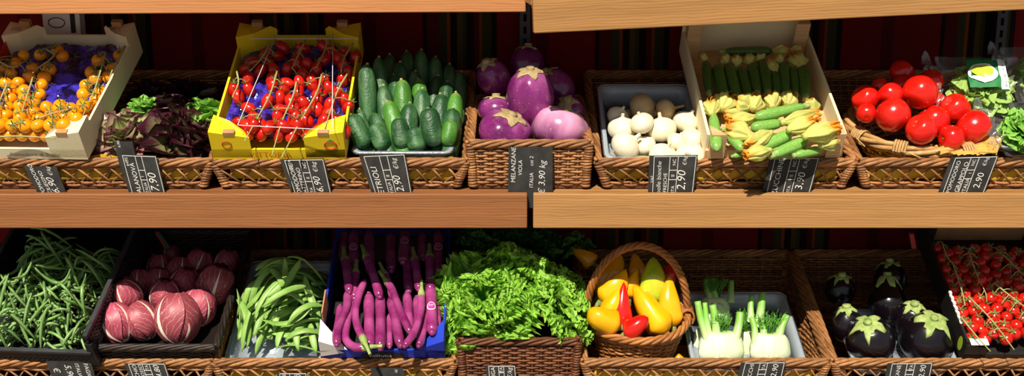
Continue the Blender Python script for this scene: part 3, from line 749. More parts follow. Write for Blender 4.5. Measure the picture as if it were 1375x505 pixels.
# ------------------------------------------------------------------ red and green salads
def leaf(L, W, nu, nv, cup=.5, curl=.6, ruf=.15, freq=7, fine=.0, tip=.8, seed=0, lob=.0, fm=4.3):
    rr = random.Random(seed); ph = [rr.uniform(0, 6) for _ in range(5)]
    P = np.zeros((nv, nu, 3)); A = np.zeros((nv, nu))
    for i in range(nv):
        s = i/(nv-1)
        for j in range(nu):
            u = -1+2*j/(nu-1)
            w = W*(.22+.78*math.sin(min(1, s*1.15)*PI/2)**1.2)*math.sqrt(max(0, 1-(max(0, s-tip)/(1-tip+.0001))**2*.75))
            w *= 1+lob*math.sin(s*19+ph[0])*abs(u)
            per = u*1.6+(1-s)*(1.2 if u > 0 else -1.2) if fm > 5 else math.atan2(u*1.1, 1.25-s*1.1)
            e = max(abs(u)**2.2*(.3+.7*s), s**3)
            z = cup*w*u*u*.8-curl*L*s*s*.5
            z += ruf*L*e*(math.sin(freq*per*1.0+ph[1])+.6*math.sin(freq*1.9*per+ph[2]))+fine*L*e*math.sin(freq*fm*per+ph[3]+s*9)
            x = u*w+ruf*.5*L*e*math.sin(freq*1.4*per+ph[4]); y = L*s*(1-.12*u*u)+fine*L*e*math.cos(freq*fm*.86*per+ph[0])
            P[i, j] = (x, y, z); A[i, j] = min(1, e*.85+.2*s)
    return P, A
def head(nleaf, L, W, tmin=.05, tmax=1.45, z0=.0, seed=0, nu=20, nv=9, squash=1.0, vary=.25, **kw):
    rr = random.Random(seed); mb = MB()
    for k in range(nleaf):
        f = (k+.5)/nleaf; tilt = tmin+(tmax-tmin)*f**.75+rr.uniform(-.12, .12); az = k*2.399+rr.uniform(-.3, .3)
        l = L*(.62+.38*f)*rr.uniform(1-vary, 1+vary*.5)
        P, A = leaf(l, W*(.7+.3*f)*rr.uniform(.85, 1.15), nu, nv, seed=seed*100+k, **kw)
        # leaf local: length y, inner face +z ; stand it up leaning out by tilt
        Rz = np.array(Matrix.Rotation(az, 3, 'Z')); Rx = np.array(Matrix.Rotation(PI/2-tilt, 3, 'X')); Ry = np.array(Matrix.Rotation(rr.uniform(-.4, .4), 3, 'Y'))
        # Rx takes y up by (90 - tilt) leaning toward +y, inner face then looks to -y (axis)
        Q = P@(Rz@Rx@Ry).T; Q[..., 2] = Q[..., 2]*squash+z0+.01*(1-f); mb.grid(Q, A.reshape(-1))
    return mb
def salad(name, mb, mat, px, py, Y, label, s=1., rz=0., tilt=(0, 0), cat='lettuce', group=None, base=None):
    o = mb if not isinstance(mb, MB) else mb.build(name, MT[mat])
    P = at(px, py, Y); o.location = P; o.scale = (s, s, s); o.rotation_euler = (tilt[0], tilt[1], rz)
    return tag(o, label, cat, group)
hA = head(46, .082, .030, .0, 1.5, seed=1, nu=12, nv=8, cup=.9, curl=.5, ruf=.07, freq=4, lob=.12)
hB = head(44, .09, .036, .0, 1.5, seed=2, nu=12, nv=8, cup=.9, curl=.5, ruf=.07, freq=4, lob=.12)
hC = head(48, .075, .030, .0, 1.4, seed=3, nu=12, nv=8, cup=.6, curl=.4, ruf=.09, freq=4)
gS = 'salads in the basket beside the yellow tomato crate'
salad('red_lettuce', hA, 'redsal3', 172, 190, .115, 'red salad head with pale pink and green leaves beside cream crate', 1.12, tilt=(.75, -.1), group=gS)
salad('red_lettuce', hB, 'redsal', 243, 190, .125, 'dark violet salad head with glossy leaves behind the price tag', 1.2, 1.2, (.75, .1), group=gS)
salad('green_lettuce', hC, 'lettuce_br', 196, 158, .20, 'small bright green salad head behind the red salads, beside crate', .8, .3, (.2, 0), group=gS)
salad('green_lettuce', hC, 'lettuce_br', 278, 165, .19, 'bright green salad head beside the yellow carton', .95, 2., (.2, .1), group=gS)
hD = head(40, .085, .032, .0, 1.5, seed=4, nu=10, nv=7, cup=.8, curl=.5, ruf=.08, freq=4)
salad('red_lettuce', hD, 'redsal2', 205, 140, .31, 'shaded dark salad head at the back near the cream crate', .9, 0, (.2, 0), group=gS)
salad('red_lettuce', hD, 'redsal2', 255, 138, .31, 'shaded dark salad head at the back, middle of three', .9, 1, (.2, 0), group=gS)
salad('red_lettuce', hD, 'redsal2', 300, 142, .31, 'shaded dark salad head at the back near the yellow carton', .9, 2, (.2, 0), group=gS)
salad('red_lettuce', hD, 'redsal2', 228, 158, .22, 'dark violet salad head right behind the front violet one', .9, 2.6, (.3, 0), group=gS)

# curly lettuce, lower row
hL = [head(38, .125, .058, .0, 1.08, seed=11+k, nu=112, nv=13, cup=.40, curl=.45, ruf=.085, freq=8, fine=.050, fm=6.2, tip=.72) for k in range(2)]
gL = 'curly lettuces in the dark square basket'
hO = [x.build('curly_lettuce', MT['lettuce']) for x in hL]
for x in hO: proto(x)
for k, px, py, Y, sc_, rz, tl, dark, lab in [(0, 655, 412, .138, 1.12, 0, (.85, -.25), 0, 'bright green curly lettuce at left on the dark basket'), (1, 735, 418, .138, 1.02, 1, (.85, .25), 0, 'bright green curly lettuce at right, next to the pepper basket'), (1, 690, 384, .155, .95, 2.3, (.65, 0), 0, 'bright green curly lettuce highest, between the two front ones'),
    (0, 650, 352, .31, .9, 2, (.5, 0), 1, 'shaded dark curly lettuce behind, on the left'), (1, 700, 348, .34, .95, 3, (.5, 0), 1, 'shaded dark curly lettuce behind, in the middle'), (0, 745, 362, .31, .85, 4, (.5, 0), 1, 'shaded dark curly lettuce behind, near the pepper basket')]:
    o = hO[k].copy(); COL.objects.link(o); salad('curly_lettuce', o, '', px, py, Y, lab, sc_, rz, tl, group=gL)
    if dark: o.material_slots[0].link = 'OBJECT'; o.material_slots[0].material = MT['lettuce_shade']

# ------------------------------------------------------------------ cucumbers
def caps_prof(r, L, n=16, e0=.5, e1=.5, waist=0.):
    z = np.linspace(0, 1, n+1); zz = .5-.5*np.cos(z*PI)
    rr = r*np.clip(1-np.abs(2*zz-1)**5, 0, 1)**.5*(1-waist*np.sin(zz*PI)); rr = np.maximum(rr, r*.06); return np.stack([rr, zz*L], 1)
pr = caps_prof(.02, .15, 18); pr[:, 0] *= (1+.08*np.sin(pr[:, 1]/.15*2.5)); 
def cuke_proto(mat, seed):
    rr = random.Random(seed); mb = MB().lathe(pr, 18, mod=lambda q, t: 1+.03*math.cos(5*q+t*1.5)+.015*math.cos(9*q))
    v = mb.v[0]; k = rr.uniform(.03, .10); a = rr.uniform(0, 6); b = k*.15*((v[:, 2]/.15-.5)**2*4)*.5
    v = v.copy(); v[:, 0] += b*math.cos(a)*.5; v[:, 1] += b*math.sin(a)*.5; mb.v[0] = v
    o = mb.build('cucumber', MT[mat]); 
    bt = MB().lathe([(.0035, .1495), (.0035, .1525), (.001, .154)], 8).build('blossom_end', MT['cal_tan'], o)
    return proto(o)
CP = [cuke_proto('cuke', 1), cuke_proto('cuke', 2), cuke_proto('cuke_b', 3)]
CF = [family(c) for c in CP]
cz = lambda x, y: (440+x/2.105, 40+y/2.105)
rows = {
 'front row': (.085, [(65,240,115,345,50,0),(130,270,165,345,48,1),(200,250,210,350,45,0),(243,280,255,355,52,1),(283,222,305,345,54,0),(350,258,335,335,43,2)]),
 'second row': (.135, [(90,225,105,290,32,1),(128,238,150,290,42,0),(168,203,190,270,46,2),(232,208,228,290,48,0),(355,222,350,280,45,1)]),
 'third row': (.18, [(112,98,115,230,46,1),(158,158,165,240,45,0),(208,142,215,245,48,2),(268,167,265,250,45,0),(318,182,315,260,48,1),(362,178,358,240,42,2)]),
 'fourth row': (.225, [(145,78,150,180,38,0),(186,128,195,190,42,1),(256,140,262,200,42,2),(338,148,330,210,40,0)]),
 'fifth row': (.265, [(248,118,245,200,42,1),(312,130,300,200,40,0),(205,92,205,170,40,1)]),
 'shaded back row': (.315, [(175,70,178,160,40,0),(222,62,220,150,40,1),(265,58,262,150,40,0),(305,78,302,160,40,1),(345,98,340,180,40,0),(378,120,372,190,40,1)])}
for rn, (Y, L) in rows.items():
    for k, (x0, y0, x1, y1, w, m) in enumerate(sorted(L)):
        tip = at(*cz(x0, y0), Y+.02); b = at(*cz(x1, y1), Y-.01)
        d = nrm(tip-b); ln = max(np.linalg.norm(tip-b), min(.165, (tip[2]-.03)/max(d[2], .3))); A = tip-d*ln
        while A[1] < .078 and ln > .05: ln -= .004; A = tip-d*ln
        c = dup(CP[m], None, CF[m]); aim(c, A, tip, w/2.105/2*pxm(tip)/.0195, ln/.15, random.uniform(0, 6))
        col = 'bright green' if m == 2 else 'dark green'
        tag(c, f'{col} upright cucumber, {ORD[k]} from the left in the {rn}', 'cucumber', 'cucumbers in the wicker basket')

# ------------------------------------------------------------------ round violet eggplants
def viola(sx, sz, seed, pale=.3):
    rr = random.Random(seed); ph = rr.uniform(0, 6)
    prof = [(.06, 0), (.40, .015), (.70, .09), (.92, .29), (1.0, .54), (.95, .79), (.78, 1.00), (.52, 1.11), (.25, 1.14), (.04, 1.14)]
    P = catmull([(a, b, 0) for a, b in prof], 3)[:, :2]
    o = MB().lathe(P*V3(sx, sz, 0)[:2], 40, mod=lambda q, t: 1+.030*math.cos(5*q+ph)*math.sin(t*PI)+.016*math.cos(8*q)*math.sin(t*PI)); o.b = [np.full(len(o.v[0]), pale)]; o = o.build('round_eggplant', MT['viola'])
    zt = 1.14*sz
    surf = lambda r_: float(np.interp(r_, [0, .25*sx, .52*sx, .78*sx, .95*sx], [zt, zt, 1.11*sz, 1.0*sz, .79*sz]))+.0025
    star(.72*sx, 5, 0, 0, inner=.55, surf=surf, rings=6, jag=.06).build('calyx', MT['cal_tan'], o, thick=.002)
    MB().lathe([(.013, zt), (.010, zt+.004), (.009, zt+.008), (.0095, zt+.010), (.002, zt+.0105)], 10).build('stem', MT['cal_tan'], o)
    return o
vz = lambda x, y: (600+x/2.105, 40+y/2.105)
gV = 'round violet eggplants in the square basket'
for (x, y, w, h_, Y, tx, ty, rz, lab) in [
    (235, 262, 132, 156, .17, .25, 0, 0, 'tall round violet eggplant on top of the pile'),
    (147, 336, 150, 108, .11, .45, -.05, 1, 'dark violet round eggplant at front left of the basket'),
    (303, 336, 168, 112, .11, .45, .1, 2.2, 'pale pink-violet round eggplant at front right of the basket'),
    (138, 262, 104, 70, .19, .12, 0, 3, 'tan-topped round eggplant behind the front left one'),
    (336, 205, 100, 104, .28, .35, .5, 4, 'shaded round eggplant right behind the top one'),
    (348, 265, 90, 90, .22, .3, .6, 5, 'shaded round eggplant low behind the pale front right one'),
    (150, 175, 92, 100, .29, .2, -.5, .4, 'shaded round eggplant at back left'),
    (222, 150, 96, 100, .33, .1, .2, 1.7, 'shaded round eggplant farthest back in the square basket')]:
    P = at(*vz(x, y), Y); s = pxm(P)/2.105; o = viola(w/2*s, h_*s/1.15, int(x+y), .9 if 'pale pink' in lab else (.0 if 'shaded' in lab else .14)); o.location = P; o.rotation_euler = (tx, ty, rz)  # eggplants in shade lose the pale tint, so their skin is painted darker
    tag(o, lab, 'eggplant', gV)

# ------------------------------------------------------------------ trays
def tray(label, px0, px1, py, Y, al, d, hgt=.045, z=None, back=None, lip=.008, cat='tray'):
    fr, w = front_frame('plastic_tray', px0, px1, py, Y, al, z); h = w/2; i = .012
    tag(fr.o, label, cat)
    def ring(x, ya, yb, z_, n=6, rc=.02):
        pts = []
        for (cx, cy, a0) in ((x-rc, yb-rc, 0), (-x+rc, yb-rc, 90), (-x+rc, ya+rc, 180), (x-rc, ya+rc, 270)):
            for k in range(n): a = math.radians(a0+90*k/(n-1)); pts.append((cx+rc*math.cos(a), cy+rc*math.sin(a), z_))
        return pts
    R = [ring(h-i, i, d-i, .002), ring(h-i*.5, i*.5, d-i*.5, hgt*.5), ring(h-.002, .002, d-.002, hgt), ring(h+lip, -lip, d+lip, hgt), ring(h+lip, -lip, d+lip, hgt-.004)]
    mb = MB().grid(np.array(R), wrap=True); n = len(R[0]); mb.f.append(tuple(range(n))); mb.build('tray_body', MT['tray'], fr.o, thick=.0012)
    rim = MB(); q = np.array(ring(h+lip, -lip, d+lip, hgt)+ring(h+lip, -lip, d+lip, hgt)[:1]); rim.tube(q, .0018, 5); rim.build('tray_rim', MT['tray'], fr.o)
    return fr
frO = tray('clear plastic tray of white onions', 815, 940, 236, .068, math.radians(24), .29, .05)
frF = tray('clear plastic tray under the fennel bulbs', 932, 1078, 514, .068, math.radians(20), .27, .045)
frE = tray('clear plastic tray under the dark eggplants', 1147, 1282, 508, .068, math.radians(18), .20, .04)
frG = tray('grey plastic tray under the flat beans', 308, 432, 497, .07, math.radians(24), .34, .03)
frS = tray('clear plastic tray below the bagged salads at right', 1330, 1440, 207, .07, math.radians(10), .28, .02)

tray('clear plastic tray under the cucumbers', 478, 604, 226, .066, math.radians(12), .29, .04)
def card(name, label, quad, Y, mat, strips, cat):
    P = [at(*q, Y) for q in quad]; c = sum(P)/4; r = empty(name, c); tag(r, label, cat)
    n = nrm(np.cross(P[1]-P[0], P[3]-P[0])); n = n if n[1] < 0 else -n
    MB().add([p-c for p in P], [(0, 1, 2, 3)]).build('card', MT[mat], r, smooth=False, thick=.0015)
    for k, (u0, u1, m) in enumerate(strips):
        f = lambda u, v: (1-v)*((1-u)*P[3]+u*P[2])+v*((1-u)*P[0]+u*P[1])-c+n*.0015
        MB().add([f(u0, .08), f(u1, .08), f(u1, .92), f(u0, .92)], [(0, 1, 2, 3)]).build('print', MT[m], r, smooth=False)
card('printed_card', 'small slanted colour-printed card hanging behind the radicchio', [(206,310),(214,310),(231,333),(223,337)], .36, 'black_carton', [(.1, .4, 'ink_red'), (.5, .75, 'ink_green')], 'card')
card('printed_card', 'small red and white card behind the dark eggplants, by tomato box', [(1220,313),(1227,313),(1231,335),(1224,335)], .30, 'black_carton', [(.1, .9, 'ink_red')], 'card')
bx_ = at(88, 46, .44); r = empty('carton_box', bx_); tag(r, 'white printed carton box behind the cream crate', 'box')
MB().box(-.045, .045, -.02, .015, -.12, .06).build('body', MT['white_carton'], r, smooth=False)
mb = MB(); th = np.linspace(0, 2*PI, 25); mb.tube(np.stack([-.012+.02*np.cos(th), -.0205+0*th, .03+.012*np.sin(th)], 1), .0012, 4); mb.build('printed_ring', MT['ink'], r)
MB().box(.022, .034, -.0208, -.019, .005, .055).build('printed_band', MT['ink'], r, smooth=False)

# ------------------------------------------------------------------ onions
def onion(mat, seed, neck=.03):
    rr = random.Random(seed)
    prof = [(.05, -.80), (.22, -.80), (.60, -.70), (.90, -.38), (1.0, 0), (.92, .36), (.66, .66), (.34, .82), (.20, .92), (.13, 1.02), (.11, 1.02+neck*6), (.03, 1.02+neck*6)]
    P = catmull([(a, b, 0) for a, b in prof], 3)[:, :2]*.03; P[:, 0] = np.maximum(P[:, 0], .0006)
    o = MB().lathe(P, 24, mod=lambda q, t: 1+.012*math.cos(7*q+seed)).build('white_onion', MT[mat])
    mb = MB()
    for k in range(16):
        a = k*2.4; r0 = .006*math.sqrt(k/16); mb.tube([(r0*math.cos(a), r0*math.sin(a), -.0245), (r0*1.6*math.cos(a), r0*1.6*math.sin(a), -.031-rr.random()*.004)], .0006, 4)
    mb.build('root_tuft', MT['root'], o); return proto(o)
OP = [onion('onion', 1), onion('onion', 2, .05), onion('onion_br', 3, .12)]
OF = [family(o) for o in OP]
oz = lambda x, y: (780+x/1.805, y/1.805)
on = [(90,282,25,.035,0,'small shaded white onion at the back left of tray'),(150,265,36,.04,2,'large papery onion lying at the back of tray'),(205,268,26,.03,2,'papery onion with dry neck at the back, right of the largest'),
 (100,312,32,.055,1,'white onion on the left, second from the front'),(150,299,27,.06,0,'white onion in the middle of the back row'),(197,318,33,.06,1,'large white onion at the centre of tray'),(257,303,30,.055,0,'white onion at the back right beside the zucchini box'),
 (112,353,35,.06,1,'big white onion at the front left of tray'),(155,358,26,.045,0,'white onion half hidden between the two front ones'),(200,368,33,.055,1,'white onion at the front, behind the price tag'),(266,342,28,.055,0,'white onion on the right wall of the tray'),(256,370,34,.055,0,'white onion at the front right with root end showing'),(232,350,22,.03,0,'small white onion low among the right-hand ones')]
OPs = np.array([at(*oz(x, y), {.055: .13, .06: .105, .045: .12, .03: .17, .035: .185, .04: .20}[z] if y < 330 else (.10 if y < 345 else .088)) for (x, y, r_, z, m, l) in on])
def spread(L, rad, f, it=60):
    rad = np.asarray(rad)
    for _ in range(it):
        D = L[:, None]-L[None]; d = np.linalg.norm(D, axis=2)+np.eye(len(L)); ov = (rad[:, None]+rad[None])*.95-d; np.fill_diagonal(ov, 0); ov = np.maximum(ov, 0)
        L = L+(D/d[..., None]*ov[..., None]*.25).sum(1)*V3(*f)
    return L
OPs = spread(OPs, [r_/1.805*pxm(P) for P, (x, y, r_, z, m, l) in zip(OPs, on)], (.2, 1.6, .2))
for P, (x, y, r_, z, m, l) in zip(OPs, on):
    c = dup(OP[m], None, OF[m]); s = r_/1.805*pxm(P)/.0275
    d = nrm(V3(random.uniform(-.7, .7), random.uniform(-.6, .3), random.uniform(.4, 1))); 
    if m == 2: d = nrm(V3(1, .1, .25))
    if 'root end' in l: d = nrm(V3(.3, .8, -.3))
    aim(c, P, P+d, s, s*.92, random.uniform(0, 6)); tag(c, l, 'onion', 'white onions in the clear tray')

# ------------------------------------------------------------------ zucchini and flowers
def zuc_proto(mat):
    prof = caps_prof(.016, .16, 16); prof[:, 0] *= (.86+.22*prof[:, 1]/.16)
    o = MB().lathe(prof, 20, mod=lambda q, t: 1+.035*math.cos(6*q)).build('zucchini', MT[mat])
    MB().lathe([(.0085, -.012), (.009, -.006), (.0105, .004), (.008, .008)], 6).build('stem', MT['cal_green'], o); return proto(o)
ZP = [zuc_proto('zuc'), zuc_proto('zuc_d')]; ZF = [family(z) for z in ZP]
def flower_mesh(seed, L=.07, R=.021):
    rr = random.Random(seed); mb = MB(); n, m = 12, 44; P = np.zeros((n, m, 3)); A = np.zeros((n, m)); ph = [rr.uniform(0, 6) for _ in range(4)]
    for i in range(n):
        s = i/(n-1)
        for j in range(m):
            q = 2*PI*j/m; r_ = R*(.32+.95*math.sin(min(1, s*1.5)*PI/2)*(1-.70*max(0, s-.45)/.55))*(1+.12*math.cos(5*q+ph[0])+.09*math.cos(11*q+ph[1]+s*4)+.10*math.sin(7*q+s*11+ph[2])*s)
            z = L*s*(1+.09*s*math.cos(5*q+ph[0])); P[i, j] = (r_*math.cos(q)+.008*s*s*math.sin(ph[2]), r_*math.sin(q)*.8+.008*s*s*math.cos(ph[2]), z); A[i, j] = s*.85+.2*math.cos(5*q+ph[0])*s
    mb.grid(P, A.reshape(-1), wrap=True)
    for k in range(6):
        a = k*1.05+ph[3]; c = [(R*.25*math.cos(a), R*.25*math.sin(a), L*.7), (R*.5*math.cos(a), R*.5*math.sin(a), L*.95), (R*.7*math.cos(a+.5), R*.7*math.sin(a+.5), L*(.98+.1*rr.random()))]
        mb.tube(catmull(c, 4), np.linspace(.008, .002, 9), 5, a=1., flat=.2)
    mb.lathe([(R*.05, -.004), (R*.36, -.003), (R*.42, .004), (R*.35, .008)], 10, a=0.)
    return mb
FL = [flower_mesh(k).build('flower', MT['flower']) for k in range(4)]
for f_ in FL: proto(f_)
zu = lambda x, y: (930+x/5.05, 30+y/5.05)
zd = lambda x, y: (930+x/5.05, 115+y/5.05)
fi = 0
def put_flower(pxa, pxb, h, label, parent=None, w=1., hb=None):
    global fi
    A, B = frZ.hit(*pxa, h), frZ.hit(*pxb, h if hb is None else hb); f_ = FL[fi % 4].copy(); COL.objects.link(f_); fi += 1
    L = np.linalg.norm(B-A); aim(f_, A, B, w*.74, L/.080, random.uniform(0, 6)); f_.name = 'zucchini_flower'
    return tag(f_, label, 'zucchini flower', 'yellow flowers in the zucchini box')
# shaded back row standing upright
bk = [(90,265,112,480,62),(165,295,215,510,80),(240,290,300,510,80),(325,310,380,510,70),(400,290,440,480,72),(475,260,510,480,76),(560,340,575,490,62),(615,280,630,490,72),(680,310,700,490,60),(745,300,765,510,80)]
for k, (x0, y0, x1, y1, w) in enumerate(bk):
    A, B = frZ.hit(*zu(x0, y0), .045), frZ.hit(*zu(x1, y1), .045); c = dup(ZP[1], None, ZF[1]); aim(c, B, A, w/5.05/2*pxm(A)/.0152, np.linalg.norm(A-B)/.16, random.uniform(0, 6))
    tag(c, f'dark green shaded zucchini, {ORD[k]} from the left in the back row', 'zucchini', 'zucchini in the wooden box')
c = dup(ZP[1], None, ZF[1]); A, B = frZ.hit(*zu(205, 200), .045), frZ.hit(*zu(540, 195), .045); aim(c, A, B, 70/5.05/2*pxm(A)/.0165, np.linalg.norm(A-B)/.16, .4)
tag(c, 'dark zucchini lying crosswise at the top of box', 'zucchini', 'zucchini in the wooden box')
for (xa, ya, xb, yb, lab, w) in [(85,262,70,215,'shaded flower at the far left top of zucchini box',.6),(235,275,205,235,'shaded flower below the left end of the crosswise zucchini',.8),(300,292,290,235,'shaded flower under the crosswise zucchini, left of middle',.85),(385,280,370,228,'shaded flower under the middle of the crosswise zucchini',.8),(465,255,445,222,'shaded flower under the right part of the crosswise zucchini',.8),
    (565,335,520,270,'shaded pale flower lowest in the upper right group',.9),(605,270,545,235,'shaded flower right of the crosswise zucchini end',.95),(730,305,690,205,'large shaded flower at the upper right corner of box',1.3),(545,195,660,190,'shaded flower at the right end of the crosswise zucchini',.9),(660,190,745,185,'shaded orange flower topmost at the right',.7)]:
    put_flower(zu(xa, ya), zu(xb, yb), .05, lab, w=w)
for (xa, ya, xb, yb, lab, w, hh) in [(125,195,120,90,'pale yellow flower standing at the left wall of zucchini box',1.1,.06),(190,160,270,70,'shaded broad flower across the left of middle row',1.5,.05),(390,150,300,110,'shaded flower lying behind the large yellow one',1.4,.05),(410,160,440,60,'shaded orange flower in the middle row',1.3,.05),(545,150,520,60,'shaded flower right of the middle, beneath dark zucchini',1.3,.05),(640,130,680,60,'shaded orange-tipped flower in the middle row',1.2,.05),(820,170,790,105,'round shaded flower by the right wall of box',1.1,.05),
    (350,210,200,200,'thin pale flower behind the large orange-tipped one',.8,.055),(420,215,225,265,'large yellow flower with orange tip at left',1.2,.07),(390,350,215,270,'yellow flower below the large orange-tipped one',1.3,.075),(530,320,355,430,'yellow flower lying diagonally at front centre',1.1,.08),(525,440,330,475,'yellow flower at the front edge of box',1.1,.075),
    (610,250,880,205,'long pale flower with orange tip at right',1.2,.085),(650,300,840,235,'yellow-green flower below the long orange-tipped one',1.2,.09),(760,345,1010,270,'largest flower, reaching over the right box wall',1.4,.095),(870,410,960,340,'pale flower at the front right corner of box',1.2,.07)]:
    put_flower(zd(xa, ya), zd(xb, yb), hh, lab, w=w)
for (xa, ya, xb, yb, w, hh, lab) in [(140,200,165,440,78,.055,'long pale green zucchini along the left box wall'),(215,300,345,440,66,.06,'pale zucchini slanting beside the front left corner block'),(765,140,420,215,72,.085,'pale green zucchini with cut stem lying topmost'),(605,255,395,290,76,.07,'pale zucchini under the topmost one'),(425,440,668,325,84,.065,'pale zucchini slanting at front centre'),(540,475,778,370,80,.06,'pale zucchini slanting in front, right of centre'),(690,475,868,435,62,.05,'short pale zucchini at the front right'),(270,480,380,455,40,.04,'thin zucchini end at the front left'),(520,470,720,468,44,.035,'thin pale zucchini along the front edge')]:
    A, B = frZ.hit(*zd(xa, ya), hh), frZ.hit(*zd(xb, yb), hh); c = dup(ZP[0], None, ZF[0]); aim(c, A, B, w/5.05/2*pxm(A)/.0152, np.linalg.norm(A-B)/.16, random.uniform(0, 6))
    tag(c, lab, 'zucchini', 'zucchini in the wooden box')

# ------------------------------------------------------------------ big tomatoes in a light twig basket
O_ = at(1245, 196, .16)
tb = empty('twig_basket', (O_[0], .20, .075)); tb.rotation_euler = (math.radians(16), 0, math.radians(-6))
tag(tb, 'pale straw-coloured oval twig basket of big tomatoes', 'basket')
RX, RY, HB = .165, .135, .075
def oval(u, v):
    u = np.asarray(u); v = np.asarray(v); k = .72+.28*v; return np.stack([RX*k*np.cos(2*PI*u), RY*k*np.sin(2*PI*u), HB*v-.03], -1)
weave(MB(), oval, 2*PI*.15, HB, gap=.045, row=.011, r=.004, stake_r=.004, closed=True).build('body', MT['wicker_lt'], tb)
mb = MB(); th = np.linspace(0, 2*PI, 60); ringp = np.stack([RX*1.02*np.cos(th), RY*1.02*np.sin(th), HB-.03+0*th], 1)
rope(mb, ringp, .008, .006, .25, 4); mb.build('rim', MT['wicker_lt'], tb)
for q in (3.6, 4.25, 5.1):
    mb = MB()
    c = V3(RX*1.02*math.cos(q), RY*1.02*math.sin(q), HB-.03); t_ = nrm(V3(-RX*math.sin(q), RY*math.cos(q), 0)); n_ = np.cross(t_, V3(0, 0, 1))
    for k in range(5):
        ph = np.linspace(0, 2*PI, 11); mb.tube(c+t_*(k-2)*.006+.0175*(np.cos(ph)[:, None]*n_+np.sin(ph)[:, None]*V3(0, 0, 1)), .003, 5, caps=False, a=.8)
    mb.tube([c+n_*.015, c+n_*.03+t_*.02+V3(0, 0, .01), c+n_*.03+t_*.05+V3(0, 0, .002)], .0016, 4, a=1)
    mb.build('rim_binding', MT['wicker_lt'], tb)
th = np.linspace(0, 2*PI, 32, endpoint=False); MB().add([(RX*.72*math.cos(q), RY*.72*math.sin(q), -.03) for q in th], [tuple(range(32))]).build('base', MT['wicker_lt'], tb, thick=.004)
bz = lambda x, y: (1105+x/1.94, 20+y/1.94)
def bigtom(seed):
    prof = [(.04, -.80), (.3, -.82), (.66, -.72), (.93, -.36), (1, .02), (.93, .40), (.68, .72), (.36, .84), (.14, .80), (.03, .76)]
    P = catmull([(a, b, 0) for a, b in prof], 3)[:, :2]*.035; P[:, 0] = np.maximum(P[:, 0], .0005); ph = seed*1.7
    o = MB().lathe(P, 32, mod=lambda q, t: 1+(.022*math.cos(5*q+ph)+.014*math.cos(3*q+2*ph))*min(1, t*1.6)).build('large_tomato', MT['btom'])
    MB().lathe([(.0005, .0268), (.0028, .0275), (.0025, .029), (.0006, .0295)], 8).build('stem_scar', MT['calyx'], o); return proto(o)
BP = [bigtom(k) for k in range(3)]; BF = [family(b) for b in BP]
bt = [(112,218,36,0.166,'big red tomato leftmost in the twig basket'),(120,258,26,0.115,'red tomato low by the left rim of twig basket'),(175,208,33,0.158,'red tomato left of the largest, in the upper row'),(212,156,33,0.216,'shaded red tomato at the very back'),(283,172,31,0.194,'red tomato at the back with star scar, near the bag'),(253,212,46,0.144,'largest red tomato, topmost of the pile'),(177,260,46,0.104,'big red tomato at the front left of twig basket'),(343,245,40,0.144,'red tomato at the right beside the bagged salad'),(283,272,44,0.112,'big red tomato at the front centre'),(250,292,40,0.090,'red tomato low at the front centre, by the rim'),(383,293,46,0.097,'big red tomato at front right above golden paper'),(303,228,24,0.173,'small red tomato peeping between the two right ones'),(208,187,28,0.191,'shaded red tomato behind the largest'),(150,187,24,0.202,'shaded red tomato at the back left'),(330,312,34,0.090,'red tomato half hidden by the golden paper')]
BPS = [at(*bz(x, y), Y) for (x, y, r_, Y, l) in bt]
fr0 = Frame(None, (0, 0, 0), 0.)
BR = [r_/1.94*pxm(P) for P, (x, y, r_, Y, l) in zip(BPS, bt)]
Lq = np.array(BPS)
for _ in range(60):
    D = Lq[:, None]-Lq[None]; d = np.linalg.norm(D, axis=2)+np.eye(len(Lq)); ov = (np.array(BR)[:, None]+np.array(BR)[None])*.93-d; np.fill_diagonal(ov, 0); ov = np.maximum(ov, 0)
    Lq += (D/d[..., None]*ov[..., None]*.25).sum(1)*V3(.25, 1.6, .25)
for k, (P, rr_, (x, y, r_, Y, l)) in enumerate(zip(Lq, BR, bt)):
    c = dup(BP[k % 3], None, BF[k % 3]); d = nrm(V3(random.uniform(-.8, .8), random.uniform(-.2, .9), random.uniform(-.6, 1)))
    if 'scar' in l: d = nrm(V3(0, -.5, 1))
    aim(c, P, P+d, rr_/.035, rr_/.035, random.uniform(0, 6)); tag(c, l, 'tomato', 'big red tomatoes in the twig basket')

def crumple(label, pts, Y0, Y1, mat, name, seed, amp=.012, n=22):
    c = [at(*p, Y) for p, Y in zip(pts, (Y0, Y0, Y1, Y1))]; Pf = bil(*c); P = np.zeros((n, n, 3))
    for i in range(n):
        for j in range(n):
            u, v = j/(n-1), i/(n-1); q = Pf(np.array(u), np.array(v)); k = mnoise.noise(Vector((u*4, v*4, seed)))+.6*abs(mnoise.noise(Vector((u*9, v*9, seed+3))))
            P[i, j] = q+V3(.3*amp*k, -amp*k*.5, amp*k)
    o = MB().grid(P).build(name, MT[mat]); return tag(o, label, 'paper')
crumple('crumpled golden paper over the right rim of twig basket', [(1262, 208), (1338, 209), (1346, 184), (1240, 196)], .03, .085, 'gold_paper', 'paper_wrap', 3)

